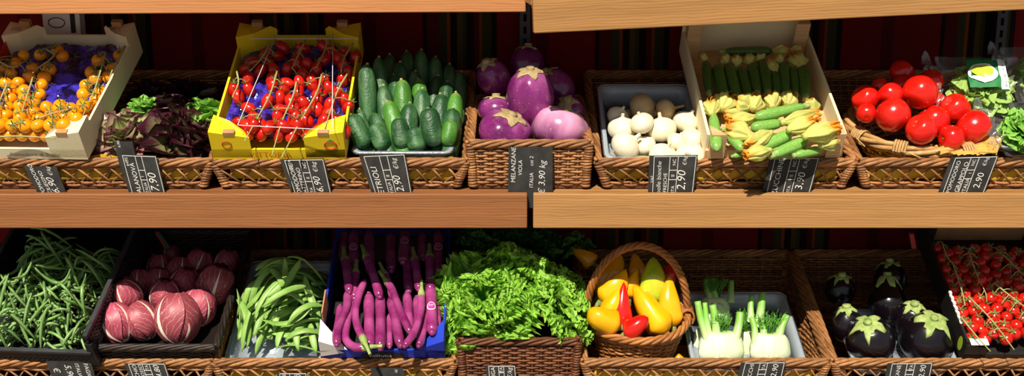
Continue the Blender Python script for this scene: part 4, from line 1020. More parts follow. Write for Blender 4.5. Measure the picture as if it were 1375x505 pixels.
# ------------------------------------------------------------------ bagged salads
def bag(label, px, py, Y, w, h, d, seed, tilt=.6, rz=0., print_=False, leaves=True, lab2='', mat='lettuce_pale'):
    P = at(px, py, Y); r = empty('salad_bag', P); r.rotation_euler = (tilt, 0, rz); tag(r, label, 'bagged salad', 'bagged salads at right')
    n, m = 20, 26; G = np.zeros((n, m, 3))
    def surf(u, v, k=1.0):
        z = math.sqrt(max(0, (1-abs(u)**2.6)*(1-abs(v)**2.6))); nn = mnoise.noise(Vector((u*3, v*3, seed)))*.10+mnoise.noise(Vector((u*8, v*8, seed)))*.05
        return V3(u*w/2, v*h/2, k*d/2*z*(1+nn)+.003*nn*10)
    for s in (1, -1):
        pass
    mb = MB()
    for s in (1, -1):
        for i in range(n):
            for j in range(m): G[i, j] = surf(-1+2*j/(m-1), -1+2*i/(n-1), s)
        mb.grid(G)
    # crimped loose end
    for i in range(8):
        pass
    mb.build('film', MT['bag_film'], r)
    en = MB(); k = 16; E = np.zeros((6, k, 3))
    for i in range(6):
        for j in range(k): E[i, j] = (-w/2-.03*i/5+.004*math.sin(j*2.2), (-1+2*j/(k-1))*h*(.26+.05*i), .012*math.sin(j*1.9+i)+.01)
    en.grid(E); en.build('loose_end', MT['bag_film'], r)
    if print_:
        def patch(name, us, vs, mat, off, nn=10):
            Q = np.zeros((nn, nn, 3))
            for i in range(nn):
                for j in range(nn):
                    Q[i, j] = surf(us[0]+(us[1]-us[0])*j/(nn-1), vs[0]+(vs[1]-vs[0])*i/(nn-1))+V3(0, 0, off)
            return MB().grid(Q).build(name, MT[mat], r)
        patch('printed_panel', (-.42, .30), (-.38, .52), 'ink_green', .002)
        def ell(name, cu, cv, ru, rv, mat, off):
            q = [surf(cu, cv)+V3(0, 0, off)]+[surf(cu+ru*math.cos(t), cv+rv*math.sin(t))+V3(0, 0, off) for t in np.linspace(0, 2*PI, 24, endpoint=False)]
            return MB().add(q, [(0, 1+i, 1+(i+1) % 24) for i in range(24)]).build(name, MT[mat], r)
        ell('printed_oval', -.08, .05, .34, .30, 'ink_white', .0045); ell('printed_leaf', -.10, .10, .26, .20, 'ink_lime', .006)
        patch('printed_band', (.30, .48), (-.42, .55), 'ink_white', .003)
        mbt = MB(); v_, f_ = text_mesh('INSALATA', 1.0); v_ = v_/v_[:, 0].max()
        q = np.array([surf(.45-.55*y*.8, -.38+.88*x)+V3(0, 0, .0045) for x, y, z in v_]); mbt.add(q, f_); mbt.build('printed_text', MT['ink_green'], r, smooth=False)
    if leaves:
        hd = head(46, w*.42, w*.15, .2, 1.5, seed=seed, nu=14, nv=8, cup=.6, curl=.5, ruf=.10, freq=5, fine=.03, squash=1.0)
        V = np.concatenate(hd.v); mn, mx = V.min(0), V.max(0); V = (V-(mn+mx)/2)/((mx-mn)/2); rr = np.linalg.norm(V, axis=1, keepdims=True); V = V/np.maximum(1, rr/.98)
        V = np.stack([V[:, 0]*w*.46, V[:, 1]*h*.46, V[:, 2]*d*.42], 1)
        o = MB().add(V, hd.f, np.concatenate(hd.a)).build('salad_leaves', MT[mat]); o.location = P; o.rotation_euler = (tilt, 0, rz); tag(o, lab2, 'salad', 'salad inside the bags')
bag('clear bag of green salad with green and white printed panel', 1318, 118, .17, .185, .18, .09, 5, .75, -.12, True, True, 'pale green salad inside the printed bag')
bag('clear plain bag of curly salad at the lower right edge', 1374, 172, .08, .13, .15, .085, 6, .7, .1, False, True, 'curly salad inside the lower right bag', 'lettuce_br')
bag('clear bag of salad at the upper right picture edge', 1398, 100, .20, .15, .17, .08, 8, .7, .0, False, True, 'salad inside the bag at the upper right edge')

# ------------------------------------------------------------------ bean heaps
def heap(fr, xr, yr, n, Lr, r, z0, name, mat, label, cat, group, flat=1.0, seed=0, ang=None, jit=.3, bulge=.0, thick=1.0, sides=7, steps=13, tip=.25, inc=.55):
    rr = random.Random(seed); res = .004; nx = int((xr[1]-xr[0])/res)+1; ny = int((yr[1]-yr[0])/res)+1; H = np.zeros((nx, ny))
    for i in range(nx):
        for j in range(ny): H[i, j] = z0+bulge*math.sin(PI*i/nx)*math.sin(PI*min(1, (j+2)/ny))
    t = np.linspace(-.5, .5, steps); tot = []
    for k in range(n):
        L = rr.uniform(*Lr); a = rr.gauss(ang[0], ang[1]) if ang and rr.random() < .7 else rr.uniform(0, 2*PI); cv = rr.gauss(0, jit)
        th = a+cv*t*2; x = np.cumsum(np.cos(th))*L/steps; y = np.cumsum(np.sin(th))*L/steps; x -= x.mean(); y -= y.mean()
        for _ in range(20):
            cx = rr.uniform(xr[0], xr[1]); cy = rr.uniform(yr[0], yr[1])
            if (cx+x).min() > xr[0] and (cx+x).max() < xr[1] and (cy+y).min() > yr[0] and (cy+y).max() < yr[1]: break
        X = np.clip(cx+x, xr[0], xr[1]); Y = np.clip(cy+y, yr[0], yr[1])
        ii = np.clip(((X-xr[0])/res).astype(int), 0, nx-1); jj = np.clip(((Y-yr[0])/res).astype(int), 0, ny-1)
        w = max(1, int(r*.8/res)); hh = np.array([H[max(0, i-w):i+w+1, max(0, j-w):j+w+1].max() for i, j in zip(ii, jj)])
        fit = np.polyfit(t, hh, 2); Z = np.polyval(fit, t); Z += .55*max(0, (hh-Z).max()); Z = .75*Z+.25*np.maximum(hh, Z); Z += r*flat*thick
        for i, j, z in zip(ii, jj, Z): H[max(0, i-w):i+w+1, max(0, j-w):j+w+1] = np.maximum(H[max(0, i-w):i+w+1, max(0, j-w):j+w+1], z+r*flat*thick*inc)
        rad = r*np.clip(1.02-np.abs(t*2)**4, tip, 1)*rr.uniform(.85, 1.12)*(1+(.06*np.sin(t*40+k) if flat == 1 else 0))
        mid = fr.w(X[steps//2], Y[steps//2], Z[steps//2]); path = np.array([fr.w(*p) for p in zip(X, Y, Z)])-mid
        upv = nrm(fr.n+V3(rr.gauss(0, .5), rr.gauss(0, .5), 0)*(1 if flat < 1 else 0))
        o = MB().tube(path, rad, sides, up=upv, flat=flat).build(name, MT[mat]); o.location = mid; tag(o, label, cat, group); tot.append(o)
    return tot
heap(frN, (-wN/2+.034, wN/2-.012), (.012, .33), 295, (.055, .095), .0035, .008, 'green_bean', 'bean', 'slim green bean in the black plastic crate', 'green bean', 'green beans in the black crate', seed=3, jit=.16, bulge=.004, inc=.14)
heap(frG, (-.105, .125), (.012, .30), 110, (.08, .135), .0082, .020, 'flat_bean', 'fbean', 'broad flat green bean in the heap beside blue carton', 'flat bean', 'flat beans beside the blue carton', flat=.30, seed=5, ang=(1.0, .6), jit=.25, bulge=.03, thick=1.3, sides=8, tip=.12)

# ------------------------------------------------------------------ radicchio in a black wicker tray
frD, wD = front_frame('black_wicker_tray', 140, 284, 486, .055, math.radians(22))
tag(frD.o, 'black wicker tray holding radicchio heads', 'basket')
h = wD/2; dD, hD_ = .38, .05
def trayside(A, B): return bil(V3(*A[:2], .004), V3(*B[:2], .004), V3(*A[2:], .0)+0, V3(*B[2:], .0))
b4 = [V3(-h, 0, .004), V3(h, 0, .004), V3(h, dD, .004), V3(-h, dD, .004)]; t4 = [V3(-h-.006, -.012, .055), V3(h+.02, -.012, .055), V3(h+.03, dD+.01, .075), V3(-h-.006, dD+.01, .075)]
for k, nm in enumerate(('front', 'side', 'back', 'side')):
    k2 = (k+1) % 4; weave(MB(), bil(b4[k], b4[k2], t4[k2], t4[k]), np.linalg.norm(b4[k]-b4[k2]), .055, row=.006).build(nm, MT['wicker_blk'], frD.o)
mb = MB()
for k in range(4): rope(mb, [t4[k], t4[(k+1) % 4]], .005, .0045)
mb.build('rim', MT['wicker_blk'], frD.o); MB().box(-h, h, 0, dD, 0, .005).build('base', MT['wicker_blk'], frD.o, smooth=False)

def radicchio(seed):
    rr = random.Random(seed); mb = MB(); R = .042
    mb.lathe(sphere_prof(R*.93, R*1.08, 12), 18, a=.9)
    for k in range(9):
        az = k*2.399+rr.uniform(-.2, .2); sc = .97+.016*k; nu, nv = 19, 15; P = np.zeros((nv, nu, 3)); A = np.zeros((nv, nu)); B = np.zeros((nv, nu)); span = rr.uniform(.95, 1.25)
        for i in range(nv):
            v = i/(nv-1)
            for j in range(nu):
                u = -1+2*j/(nu-1); wdt = span*(.40+.60*math.sin(min(1, v*1.3)*PI/2)); edge = abs(u)**4
                ph = -PI/2*.93+v*(PI*.86)*(1-.10*u*u)*rr.uniform(.997, 1.003); th = az+u*wdt
                r_ = R*sc*(1+.05*edge+.04*v**6+.012*math.sin(9*u+k+v*5)+.03*math.exp(-(u/.12)**2)*(1-v))
                P[i, j] = (r_*math.cos(ph)*math.cos(th), r_*math.cos(ph)*math.sin(th), r_*1.12*math.sin(ph)); A[i, j] = u; B[i, j] = v
        mb.grid(P, A.reshape(-1), B.reshape(-1))
    o = mb.build('radicchio_head', MT['radic'])
    MB().lathe([(.010, -R*1.22), (.0115, -R*1.1), (.009, -R*.98)], 10).build('stem_stub', MT['fen'], o); return proto(o)
RP = [radicchio(k) for k in range(3)]; RF = [family(x) for x in RP]
rz_ = lambda x, y: (120+x/2.347, 290+y/2.347)
rd = [(88,337,56,.10,(-.5,.4,.9),'pink radicchio at the front left, next to the bean crate'),(165,330,54,.11,(-.5,.2,1),'pink radicchio second from the left in front'),(278,322,70,.11,(-.15,.4,1),'largest brownish radicchio at the front right'),(115,250,52,.17,(-.3,-.3,1),'pink radicchio above the front left one'),(237,248,46,.19,(.2,-.2,1),'bright pink radicchio behind the largest one'),(345,287,52,.16,(-.1,.2,1),'pink radicchio with long white rib at the right'),
 (155,215,42,.25,(0,.2,1),'shaded radicchio at the left of second row'),(215,208,40,.26,(.2,.1,1),'shaded radicchio in the middle of second row'),(300,215,48,.25,(.3,0,1),'shaded radicchio behind the right pink one'),(398,215,58,.22,(.4,-.1,1),'dark radicchio at the right edge of black tray'),(220,163,38,.33,(0,.2,1),'dark radicchio in the back row at left'),(285,178,42,.30,(.1,.4,1),'dark radicchio in the back row, left of centre'),(345,150,42,.33,(.5,0,1),'shaded radicchio with white veins in the back row'),(435,150,40,.33,(.2,0,1),'dark radicchio in the back right corner'),(258,125,30,.38,(0,.3,1),'small dark radicchio farthest back')]
for k, (x, y, r_, Y, d, l) in enumerate(rd):
    P = at(*rz_(x, y), Y); c = dup(RP[k % 3], None, RF[k % 3]); s = r_/2.347*pxm(P)/.044; aim(c, P, P+nrm(V3(*d)), s, s, k*1.3); tag(c, l, 'radicchio', 'radicchio heads in the black tray')

# ------------------------------------------------------------------ long eggplants in the blue carton
lu = lambda x, y: (430+x/5.05, 300+y/5.05)
ld = lambda x, y: (430+x/5.05, 390+y/5.05)
def long_egg(pts, w, hz, label, cal=None, map_=ld, sticker=None):
    hs = hz if isinstance(hz, (list, tuple)) else [hz]*len(pts)
    C = catmull([frB.hit(*map_(*p), q) for p, q in zip(pts, hs)], 8); n = len(C); s = pxm(C[n//2]); t = np.linspace(0, 1, n)
    R = w/5.05/2*s*np.clip(1.03-.35*np.abs(2*t-1)**10, .25, 1)*(1+.04*np.sin(t*9))
    mid = C[n//2].copy(); C = C-mid
    mb = MB().tube(C, R, 14)
    for e, q in ((0, -1), (n-1, 1)):
        d = nrm(C[e]-C[e+(1 if e == 0 else -1)]); mb.tube([C[e], C[e]+d*R[e]*.6, C[e]+d*R[e]*.9], [R[e], R[e]*.7, R[e]*.1], 14)
    o = mb.build('long_eggplant', MT['egg_long']); o.location = mid; tag(o, label, 'eggplant', 'long violet eggplants in the blue carton')
    if cal is not None:
        e = 0 if cal == 'a' else n-1; d = nrm(C[e]-C[e+(2 if e == 0 else -2)]); b = C[e]; w_ = R[n//2]
        cm = MB()
        cm.tube(catmull([b-d*.018, b-d*.004, b+d*.010, b+d*.030, b+d*.038], 3), np.interp(np.linspace(0, 1, 13), [0, .3, .5, .75, 1], [w_*1.05, w_*1.04, w_*.6, w_*.42, w_*.45]), 10)
        cm.build('calyx', MT['cal_green'], o)
    if sticker is not None:
        k = int(sticker*(n-1)); th = np.linspace(0, 2*PI, 20, endpoint=False); tn = nrm(C[k]-C[k-1]); out = nrm(-ray(*map_(*pts[0]))); out = nrm(out-tn*np.dot(out, tn)); sd = np.cross(out, tn); rr_ = R[k]
        def disc(rad, ring, name, mat, off):
            q = []
            for a in th:
                xx, yy = rad*math.cos(a), rad*1.15*math.sin(a); q.append(C[k]+tn*yy+sd*rr_*1.03*math.sin(xx/rr_)+out*(rr_*1.03*math.cos(xx/rr_)+off))
            ctr = C[k]+out*(rr_*1.03+off); MB().add([ctr]+q, [(0, 1+i, 1+(i+1) % 20) for i in range(20)]).build(name, MT[mat], o)
        disc(.0105, 0, 'sticker', 'ink_white', .0005); disc(.0088, 0, 'sticker_print', 'ink_pink', .0012)
        tm = MB(); tv, tf = text_mesh('MP', .008); tv = tv-np.append((tv[:, :2].max(0)+tv[:, :2].min(0))/2, 0); tm.add(C[k]+out*(rr_*1.03+.0022)+tv[:, :1]*(-sd if np.dot(sd, V3(1, 0, 0)) < 0 else sd)+tv[:, 1:2]*(tn if tn[2] > 0 else -tn), tf); tm.build('sticker_letters', MT['ink_white'], o, smooth=False)
    return o
long_egg([(185,15),(178,120),(115,270),(112,370)], 58, .062, 'slim violet eggplant curving at the left of blue carton')
long_egg([(222,50),(180,220),(175,330),(235,385),(310,385)], 58, [.05,.05,.05,.055,.06], 'violet eggplant bent along the carton front at left', 'b')
long_egg([(300,-60),(262,30),(240,130),(248,230),(300,350)], 50, .082, 'slim violet eggplant crossing on top, left of centre', 'b')
long_egg([(328,30),(332,200),(335,385)], 74, .058, 'straight glossy eggplant left of the carton middle')
long_egg([(406,35),(408,200),(408,392)], 70, .058, 'straight glossy eggplant at the carton middle')
long_egg([(478,60),(510,200),(545,375)], 68, .055, 'violet eggplant leaning right of the carton middle')
long_egg([(450,-60),(490,0),(540,130),(612,290)], 52, [.08,.08,.085,.085], 'slim eggplant slanting down to the right, on top', 'a')
long_egg([(588,25),(598,160),(615,290)], 62, .058, 'violet eggplant behind the crossing pair')
long_egg([(686,15),(680,140),(640,280),(572,380)], 50, .085, 'slim eggplant slanting down to the left, on top', 'a')
long_egg([(655,50),(660,200),(655,300)], 60, .05, 'violet eggplant under the right crossing one')
long_egg([(748,-20),(754,130),(760,285)], 78, .066, 'thick pinkish eggplant with a round sticker at right', None, ld, .52)
long_egg([(722,150),(700,270),(668,378)], 56, .06, 'pinkish eggplant at the front right of carton')
long_egg([(135,105),(118,220),(100,330)], 46, .05, 'slim eggplant against the left carton wall')
long_egg([(470,170),(470,290),(470,385)], 44, .045, 'dull brownish eggplant low in the carton middle')
long_egg([(800,60),(800,180),(800,280)], 44, .05, 'slim eggplant against the right carton wall')
G_ = [([(168,240),(180,330),(200,470)],60,.07,'a','shaded eggplant with pale calyx at back left'),([(240,330),(232,420),(230,510)],62,.06,'a','shaded eggplant below the pale calyx, second at back'),([(310,220),(360,350),(405,500)],60,.075,'a','shaded eggplant slanting right at the back'),([(435,340),(470,420),(490,500)],50,.07,'a','shaded eggplant with green tip behind the middle'),([(570,90),(590,250),(600,460)],70,.05,None,'shaded eggplant straight at the back middle'),([(640,240),(655,330),(670,450)],58,.075,'a','shaded eggplant with pale calyx, right of the middle'),([(742,220),(745,330),(748,460)],66,.07,'a','shaded reddish eggplant behind the stickered one'),([(225,60),(225,200),(228,330)],72,.045,None,'dark eggplant with sticker at the top left'),([(575,60),(570,150),(560,260)],70,.075,None,'dark eggplant with sticker at the top middle'),([(800,70),(800,200),(800,340)],72,.06,None,'dark eggplant with sticker at the top right'),([(160,60),(155,150),(150,230)],56,.045,None,'dark eggplant in the top left corner'),([(330,60),(335,200),(340,330)],70,.045,None,'dark eggplant hidden behind, left of the middle'),([(480,80),(480,200),(480,320)],70,.045,None,'dark eggplant hidden behind the middle'),([(690,80),(690,150),(700,240)],62,.05,None,'dark eggplant hidden behind, right of the middle')]
for pts, w, hz, cal, l in G_: long_egg(pts, w, hz, l, cal, lu, .45 if 'with sticker' in l else None)
# clear film over the carton
P = np.zeros((16, 24, 3))
for i in range(16):
    for j in range(24):
        u, v = j/23, i/15; x = -wB/2-.006+(wB+.012)*u; e = abs(2*u-1)**8
        P[i, j] = frB.w(x, .20+.19*v, .122-.05*e-.01*(1-v)**3+.005*mnoise.noise(Vector((u*9, v*9, 2))))
o = MB().grid(P).build('clear_film', MT['film']); tag(o, 'crinkled clear plastic film over the long eggplants', 'plastic film')

# ------------------------------------------------------------------ peppers in a handled basket
Pc = at(855, 424, .145)-.105*V3(0, -math.sin(math.radians(11)), math.cos(math.radians(11)))
hbk = empty('handled_basket', Pc); hbk.rotation_euler = (math.radians(11), 0, 0)
tag(hbk, 'round honey-coloured wicker basket with arched handle full of peppers', 'basket')
R0, R1, HH = .084, .114, .105
def cone(u, v):
    u = np.asarray(u); v = np.asarray(v); k = R0+(R1-R0)*v; return np.stack([k*np.cos(2*PI*u), k*np.sin(2*PI*u), HH*v], -1)
weave(MB(), cone, 2*PI*.1, HH, gap=.02, row=.0062, closed=True).build('body', MT['wicker_hon'], hbk)
mb = MB(); th = np.linspace(0, 2*PI, 90); rope(mb, np.stack([(R1+.003)*np.cos(th), (R1+.003)*np.sin(th), HH+.002+0*th], 1), .0058, .0046, .09, 4); mb.build('rim', MT['wicker_hon'], hbk)
mb = MB(); th = np.linspace(-.12, PI+.12, 60); hp = np.stack([(R1+.004)*np.cos(th)*(1-.06*np.sin(th)), 0*th+.004, HH-.01+.165*np.sin(th)**.9*np.sign(np.sin(th)) if False else HH+.182*np.sign(np.sin(th))*np.abs(np.sin(th))**.85], 1)
rope(mb, hp, .0052, .0046, .07, 4); mb.build('handle', MT['wicker_hon'], hbk)
for s in (-1, 1):
    mb = MB()
    for k in range(7):
        ph = np.linspace(0, 2*PI, 12); mb.tube(V3(s*(R1+.003), .004+(k-3)*.005, HH)+np.stack([.016*np.cos(ph), .002*np.sin(ph), .02*np.sin(ph)], 1), .003, 5, caps=False, a=.7)
    mb.build('handle_binding', MT['wicker_hon'], hbk)
th = np.linspace(0, 2*PI, 28, endpoint=False); MB().add([(R0*math.cos(q), R0*math.sin(q), .003) for q in th], [tuple(range(28))]).build('base', MT['wicker_hon'], hbk, thick=.004)
def pepper(mat, seed, pts, w, blunt=.3):
    rr = random.Random(seed); C = catmull(pts, 8); n = len(C); t = np.linspace(0, 1, n)
    R = w*np.clip(np.minimum(1, (t*5+.12)**.6), 0, 1)*(1-(1-min(.62, blunt+.08))*t**2.3)*(1+.03*np.sin(t*11+seed))*np.sqrt(np.clip(1.0001-t**4.5, .004, 1))
    T = nrm(np.gradient(C, axis=0)); S = nrm(np.cross(T, V3(0, 1, .2))); U = np.cross(S, T); segs = 24; q = np.linspace(0, 2*PI, segs, endpoint=False); ph = rr.uniform(0, 6)
    m_ = 1+.10*np.cos(3*q[None]+ph+t[:, None]*.8)*(1-t[:, None]*.6)+.03*np.cos(5*q[None]+ph)
    mid = C[n//2].copy(); P = C[:, None]-mid+(R[:, None]*m_)[..., None]*(np.cos(q)[None, :, None]*S[:, None]+np.sin(q)[None, :, None]*U[:, None]*.84)
    mb = MB().grid(P, np.repeat(t, segs), wrap=True); mb.f.append(tuple(range(segs))[::-1]); mb.f.append(tuple((n-1)*segs+i for i in range(segs)))
    o = mb.build('pepper', MT[mat]); o.location = mid
    d = nrm(C[0]-C[1]); MB().tube(catmull([C[0]-mid-d*.004, C[0]-mid+d*.010, C[0]-mid+d*.022+V3(.003, 0, .002)], 4), np.linspace(w*.32, w*.16, 9), 8).build('stem', MT['cal_green'], o)
    return o
pz = lambda x, y: (750+x/2.35, 290+y/2.35)
pp = [('pep_y',190,350,98,292,40,.075,.06,.55,'broad yellow pepper at the front left over the rim'),('pep_y',135,270,213,168,36,.14,.15,.25,'yellow pepper pointing up behind the front left one'),('pep_o',128,255,195,118,42,.20,.22,.5,'amber pepper at the back left under the handle'),('pep_y',225,260,250,165,26,.15,.17,.2,'small yellow pepper behind the red pepper tip'),('pep_r',207,370,206,208,28,.09,.12,.2,'long red pepper standing point up in the middle'),('pep_r',212,372,283,318,32,.055,.05,.6,'short red pepper lying at the front rim'),('pep_y',338,372,236,218,42,.075,.13,.35,'largest yellow pepper slanting at the front right'),('pep_g',288,280,298,128,42,.14,.17,.4,'green and yellow pepper at the back right'),('pep_y',362,350,350,188,34,.105,.14,.3,'yellow pepper standing at the right rim'),('pep_o',245,210,238,118,28,.21,.23,.4,'shaded amber pepper behind the middle'),('pep_y',150,320,195,225,34,.11,.12,.35,'yellow pepper half hidden left of the red one'),('pep_o',108,150,42,106,26,.26,.27,.3,'amber pepper sticking out behind the basket handle at left'),('pep_r',325,230,345,150,26,.20,.21,.4,'shaded red pepper behind at right')]
for k, (m, x0, y0, x1, y1, w, Ya, Yb, bl, l) in enumerate(pp):
    A, B = at(*pz(x0, y0), Ya), at(*pz(x1, y1), Yb); mid = (A+B)/2+V3(random.uniform(-.010, .010), -.008, 0)
    tag(pepper(m, k, [A, mid, B], w/2.35*pxm(A)*1.08, bl), l, 'pepper', 'peppers in the handled basket')
A, B = at(905, 482, .10), at(925, 492, .08)
tag(pepper('pep_o', 31, [A, (A+B)/2, B], .016, .5), 'small amber pepper lying between handled basket and fennel tray', 'pepper')

# ------------------------------------------------------------------ fennel
fz = lambda x, y: (900+x/2.59, 310+y/2.59)
def fennel(px, py, w, hgt, Y, stalks, label, fr_=True, seed=0, dark=False):
    rr = random.Random(seed); P = at(*fz(px, py), Y); s = pxm(P)/2.59; W = w/2*s; H = hgt*s
    r = empty('fennel', P); r.rotation_euler = (-.12, 0, 0); tag(r, label, 'fennel', 'fennel bulbs in the clear tray')
    prof = [(.30, 0), (.55, .02), (.86, .14), (1.0, .38), (.98, .62), (.86, .84), (.66, .98), (.4, 1.02), (.05, 1.0)]
    Q = catmull([(a, b, 0) for a, b in prof], 3)[:, :2]*V3(W, H, 0)[:2]
    mb = MB().lathe(Q, 36, mod=lambda q, t: 1+.035*math.cos(9*q)*t+.02*math.cos(4*q+1)); mb.v[0] = mb.v[0]*V3(1, .68, 1)
    b = mb.build('bulb', MT['fen'], r)
    lay = MB()
    for sgn in (-1, 1):
        G = np.zeros((10, 13, 3))
        for i in range(10):
            v = i/9
            for j in range(13):
                q = -PI/2+sgn*(.15+.105*j); rw = float(np.interp(v*.9, Q[:, 1]/H, Q[:, 0]))*1.03; G[i, j] = (rw*math.cos(q), rw*.68*math.sin(q), v*.9*H*(1-.02*j))
        lay.grid(G)
    lay.build('outer_layer', MT['fen'], b, thick=.0015)
    for (x0, y0, x1, y1, sw) in stalks:
        A = at(*fz(x1, y1), Y+.004)-P; B = at(*fz(x0, y0), Y+.03)-P; A2 = A+(A-B)*.25; A2[1] += .004
        n = 7; C = catmull([A2, A, (A+B)/2+V3(rr.uniform(-.003, .003), 0, 0), B], 4); rad = sw/2*s*np.linspace(1.7, 1.25, len(C))
        Rm = np.array(Euler((-.12, 0, 0)).to_matrix()); C = C@Rm
        MB().tube(C, rad, 12, a=np.linspace(0, 1, len(C)), flat=.75).build('stalk', MT['stalk'], r)
    if fr_:
        mb = MB()
        for k in range(34):
            b0 = V3(rr.uniform(-.35, .35)*W, rr.uniform(0, .3)*W, H*.95); d = nrm(V3(rr.uniform(-.35, .35), rr.uniform(-.4, .3), 1)); L = rr.uniform(.03, .06)
            c = [b0, b0+d*L*.5, b0+d*L+V3(rr.uniform(-.01, .01), rr.uniform(-.01, .0), -.004)]; mb.tube(c, .0008, 4)
            for q in range(6):
                e = b0+d*L*(.35+.1*q); mb.tube([e, e+nrm(d+rng.normal(0, .7, 3))*.014], .0005, 3)
        mb.build('fronds', MT['frond'], r)
fennel(175, 458, 155, 108, .10, [(95,245,122,360,24),(147,258,160,362,26),(243,285,230,362,26),(120,250,135,355,18)], 'large fennel bulb at the front left of tray', seed=1)
fennel(345, 456, 138, 100, .10, [(283,302,295,378,22),(314,310,325,375,24),(405,295,375,375,26)], 'fennel bulb at the front right of tray', seed=2)
fennel(262, 440, 70, 90, .17, [(283,225,280,300,20),(322,215,310,310,26)], 'fennel bulb half hidden between the front two', seed=3)
fennel(150, 330, 110, 100, .24, [(125,170,138,245,24),(150,168,160,245,22),(212,175,212,235,20)], 'shaded fennel bulb at the back left of tray', seed=4)
fennel(110, 430, 60, 90, .19, [(118,250,120,330,18)], 'fennel bulb behind the large left one', False, seed=5)

# ------------------------------------------------------------------ dark eggplants
ez = lambda x, y: (1070+x/2.464, 300+y/2.464)
def dark_egg(px, py, cx, cy, w, Yb, Yc, label, pear=.0):
    B, T = at(*ez(px, py), Yb), at(*ez(cx, cy), Yc); s = pxm(B)/2.464; R = w/2*s*1.1; H = np.linalg.norm(T-B)
    prof = [(.05, 0), (.35, .02), (.72, .12), (.95, .32), (1., .50), (.93-pear*.15, .70), (.74-pear*.2, .86), (.5-pear*.12, .97), (.2, 1.0), (.04, 1.0)]
    P = catmull([(a, b, 0) for a, b in prof], 3)[:, :2]*V3(R, H, 0)[:2]
    o = MB().lathe(P, 30, mod=lambda q, t: 1+.02*math.cos(4*q)*math.sin(t*PI)).build('dark_eggplant', MT['egg_dk'])
    zs, rs_ = P[::-1][:, 1], P[::-1][:, 0]; surf = lambda r_: float(np.interp(r_, rs_[:14], zs[:14]))+.003
    star(R*.78, 5, 0, 0, inner=.52, surf=surf, rings=6, jag=.16).build('calyx', MT['cal_green'], o, thick=.0025)
    MB().lathe([(.012, H), (.010, H+.004), (.009, H+.009), (.010, H+.012), (.002, H+.0125)], 10).build('stem', MT['cal_green'], o)
    aim(o, B, T, 1, 1, px*.01); return tag(o, label, 'eggplant', 'dark eggplants in the wicker basket')
dark_egg(250, 440, 236, 335, 146, .13, .085, 'black eggplant with pale green calyx at the front left')
dark_egg(408, 440, 452, 322, 160, .14, .09, 'black eggplant with jagged calyx at the front right')
dark_egg(300, 330, 300, 178, 112, .20, .23, 'tall pear-shaped black eggplant behind the front pair', 1.)
dark_egg(168, 390, 165, 285, 92, .17, .16, 'small dark eggplant at the left basket wall')
dark_egg(138, 265, 148, 178, 90, .28, .27, 'shaded dark eggplant at the back left')
dark_egg(310, 240, 308, 132, 100, .31, .32, 'shaded dark eggplant farthest back')
dark_egg(370, 370, 388, 275, 100, .20, .16, 'dark eggplant behind the front right one')

# ------------------------------------------------------------------ price tags
def price_tag(label, quad, texts, Y=.0255, lean=.0, lines=True, down=.0, flip=False):
    low = Y < .022
    """quad: pixels of top-left, top-right, bottom-right, bottom-left"""
    tl, tr, br, bl = [at(*p, Y) for p in quad]
    BL, BR = bl, br; H0 = np.linalg.norm(tl-bl)
    if down: e = down; bl = bl+nrm(bl-tl)*e; br = br+nrm(br-tr)*e
    root = empty('price_tag', (bl+br)/2); tag(root, label, 'price tag', 'slate price tags')
    c0 = np.array(root.location); t = .0011; n = V3(0, -1, 0)
    v = [p-c0+n*k for k in (t, -t) for p in (bl, br, tr, tl)]
    MB().add(v, [(0, 1, 2, 3), (7, 6, 5, 4), (0, 4, 5, 1), (1, 5, 6, 2), (2, 6, 7, 3), (3, 7, 4, 0)]).build('slate_card', MT['slate'], root, smooth=False)
    def uv(u, w): return (1-w)*((1-u)*BL+u*BR)+w*((1-u)*tl+u*tr)-c0+n*(t+.0006)
    mb = MB(); W = np.linalg.norm(tr-tl); H = np.linalg.norm(tl-bl)
    def ln(a, b, r=.00055): 
        p, q = uv(*a), uv(*b); mb.tube([p, q], r, 4)
    if lines:
        for a, b in (((.10, -.3), (.10, .97)), ((.97, -.3), (.97, .97)), ((.10, .97), (.97, .97)), ((.43, -.3), (.43, .97)), ((.60, -.3), (.60, .97)), ((.43, .62), (.60, .62)), ((.43, .38), (.60, .38))): ln(a, b)
    for (body, u, w0, size, shear) in texts:
        # writing climbs from the bottom edge to the top edge, as the card is turned on its side
        o = uv(u, w0); up = nrm(tl-bl); rt = nrm(tr-tl)
        ux, uy = (up, -rt) if not flip else (-up, rt)
        x = 0.
        v_, f_ = text_mesh(body, size, shear)
        if low and not flip: o = o+up*(.92*H0-w0*H0-v_[:, 0].max())
        mb.add(o+v_[:, :1]*ux+v_[:, 1:2]*uy, f_)
    mb.build('chalk_writing', MT['chalk'], root, smooth=False)
    return root
K = 1.6/1000
price_tag('slate price tag with slanted scribbled 6,90 below yellow tomatoes', [(32,223),(76,224),(90,262),(52,262)], [('POMODORO', .30, .02, .0125, .1), ('CILIEGINO', .52, .05, .0115, .1), ('6,90', .80, .05, .022, .25), ('€/kg', .80, .68, .012, .25)], lines=False, down=.02)
price_tag('slate price tag reading ALANOVA 7,90 before the red salads', [(159,207),(210,209),(223,262),(174,262)], [('ALANOVA', .36, .06, .0145, 0), ('6495', .22, .72, .010, 0), ('ITALIA', .56, .03, .009, 0), ('I', .53, .45, .010, 0), ('7,90', .86, .08, .025, .15)], down=.01)
price_tag('dark blank slate card standing behind the ALANOVA tag', [(153,190),(178,190),(187,232),(163,232)], [('6,90', .30, .82, .008, 0)], Y=.030, lines=False)
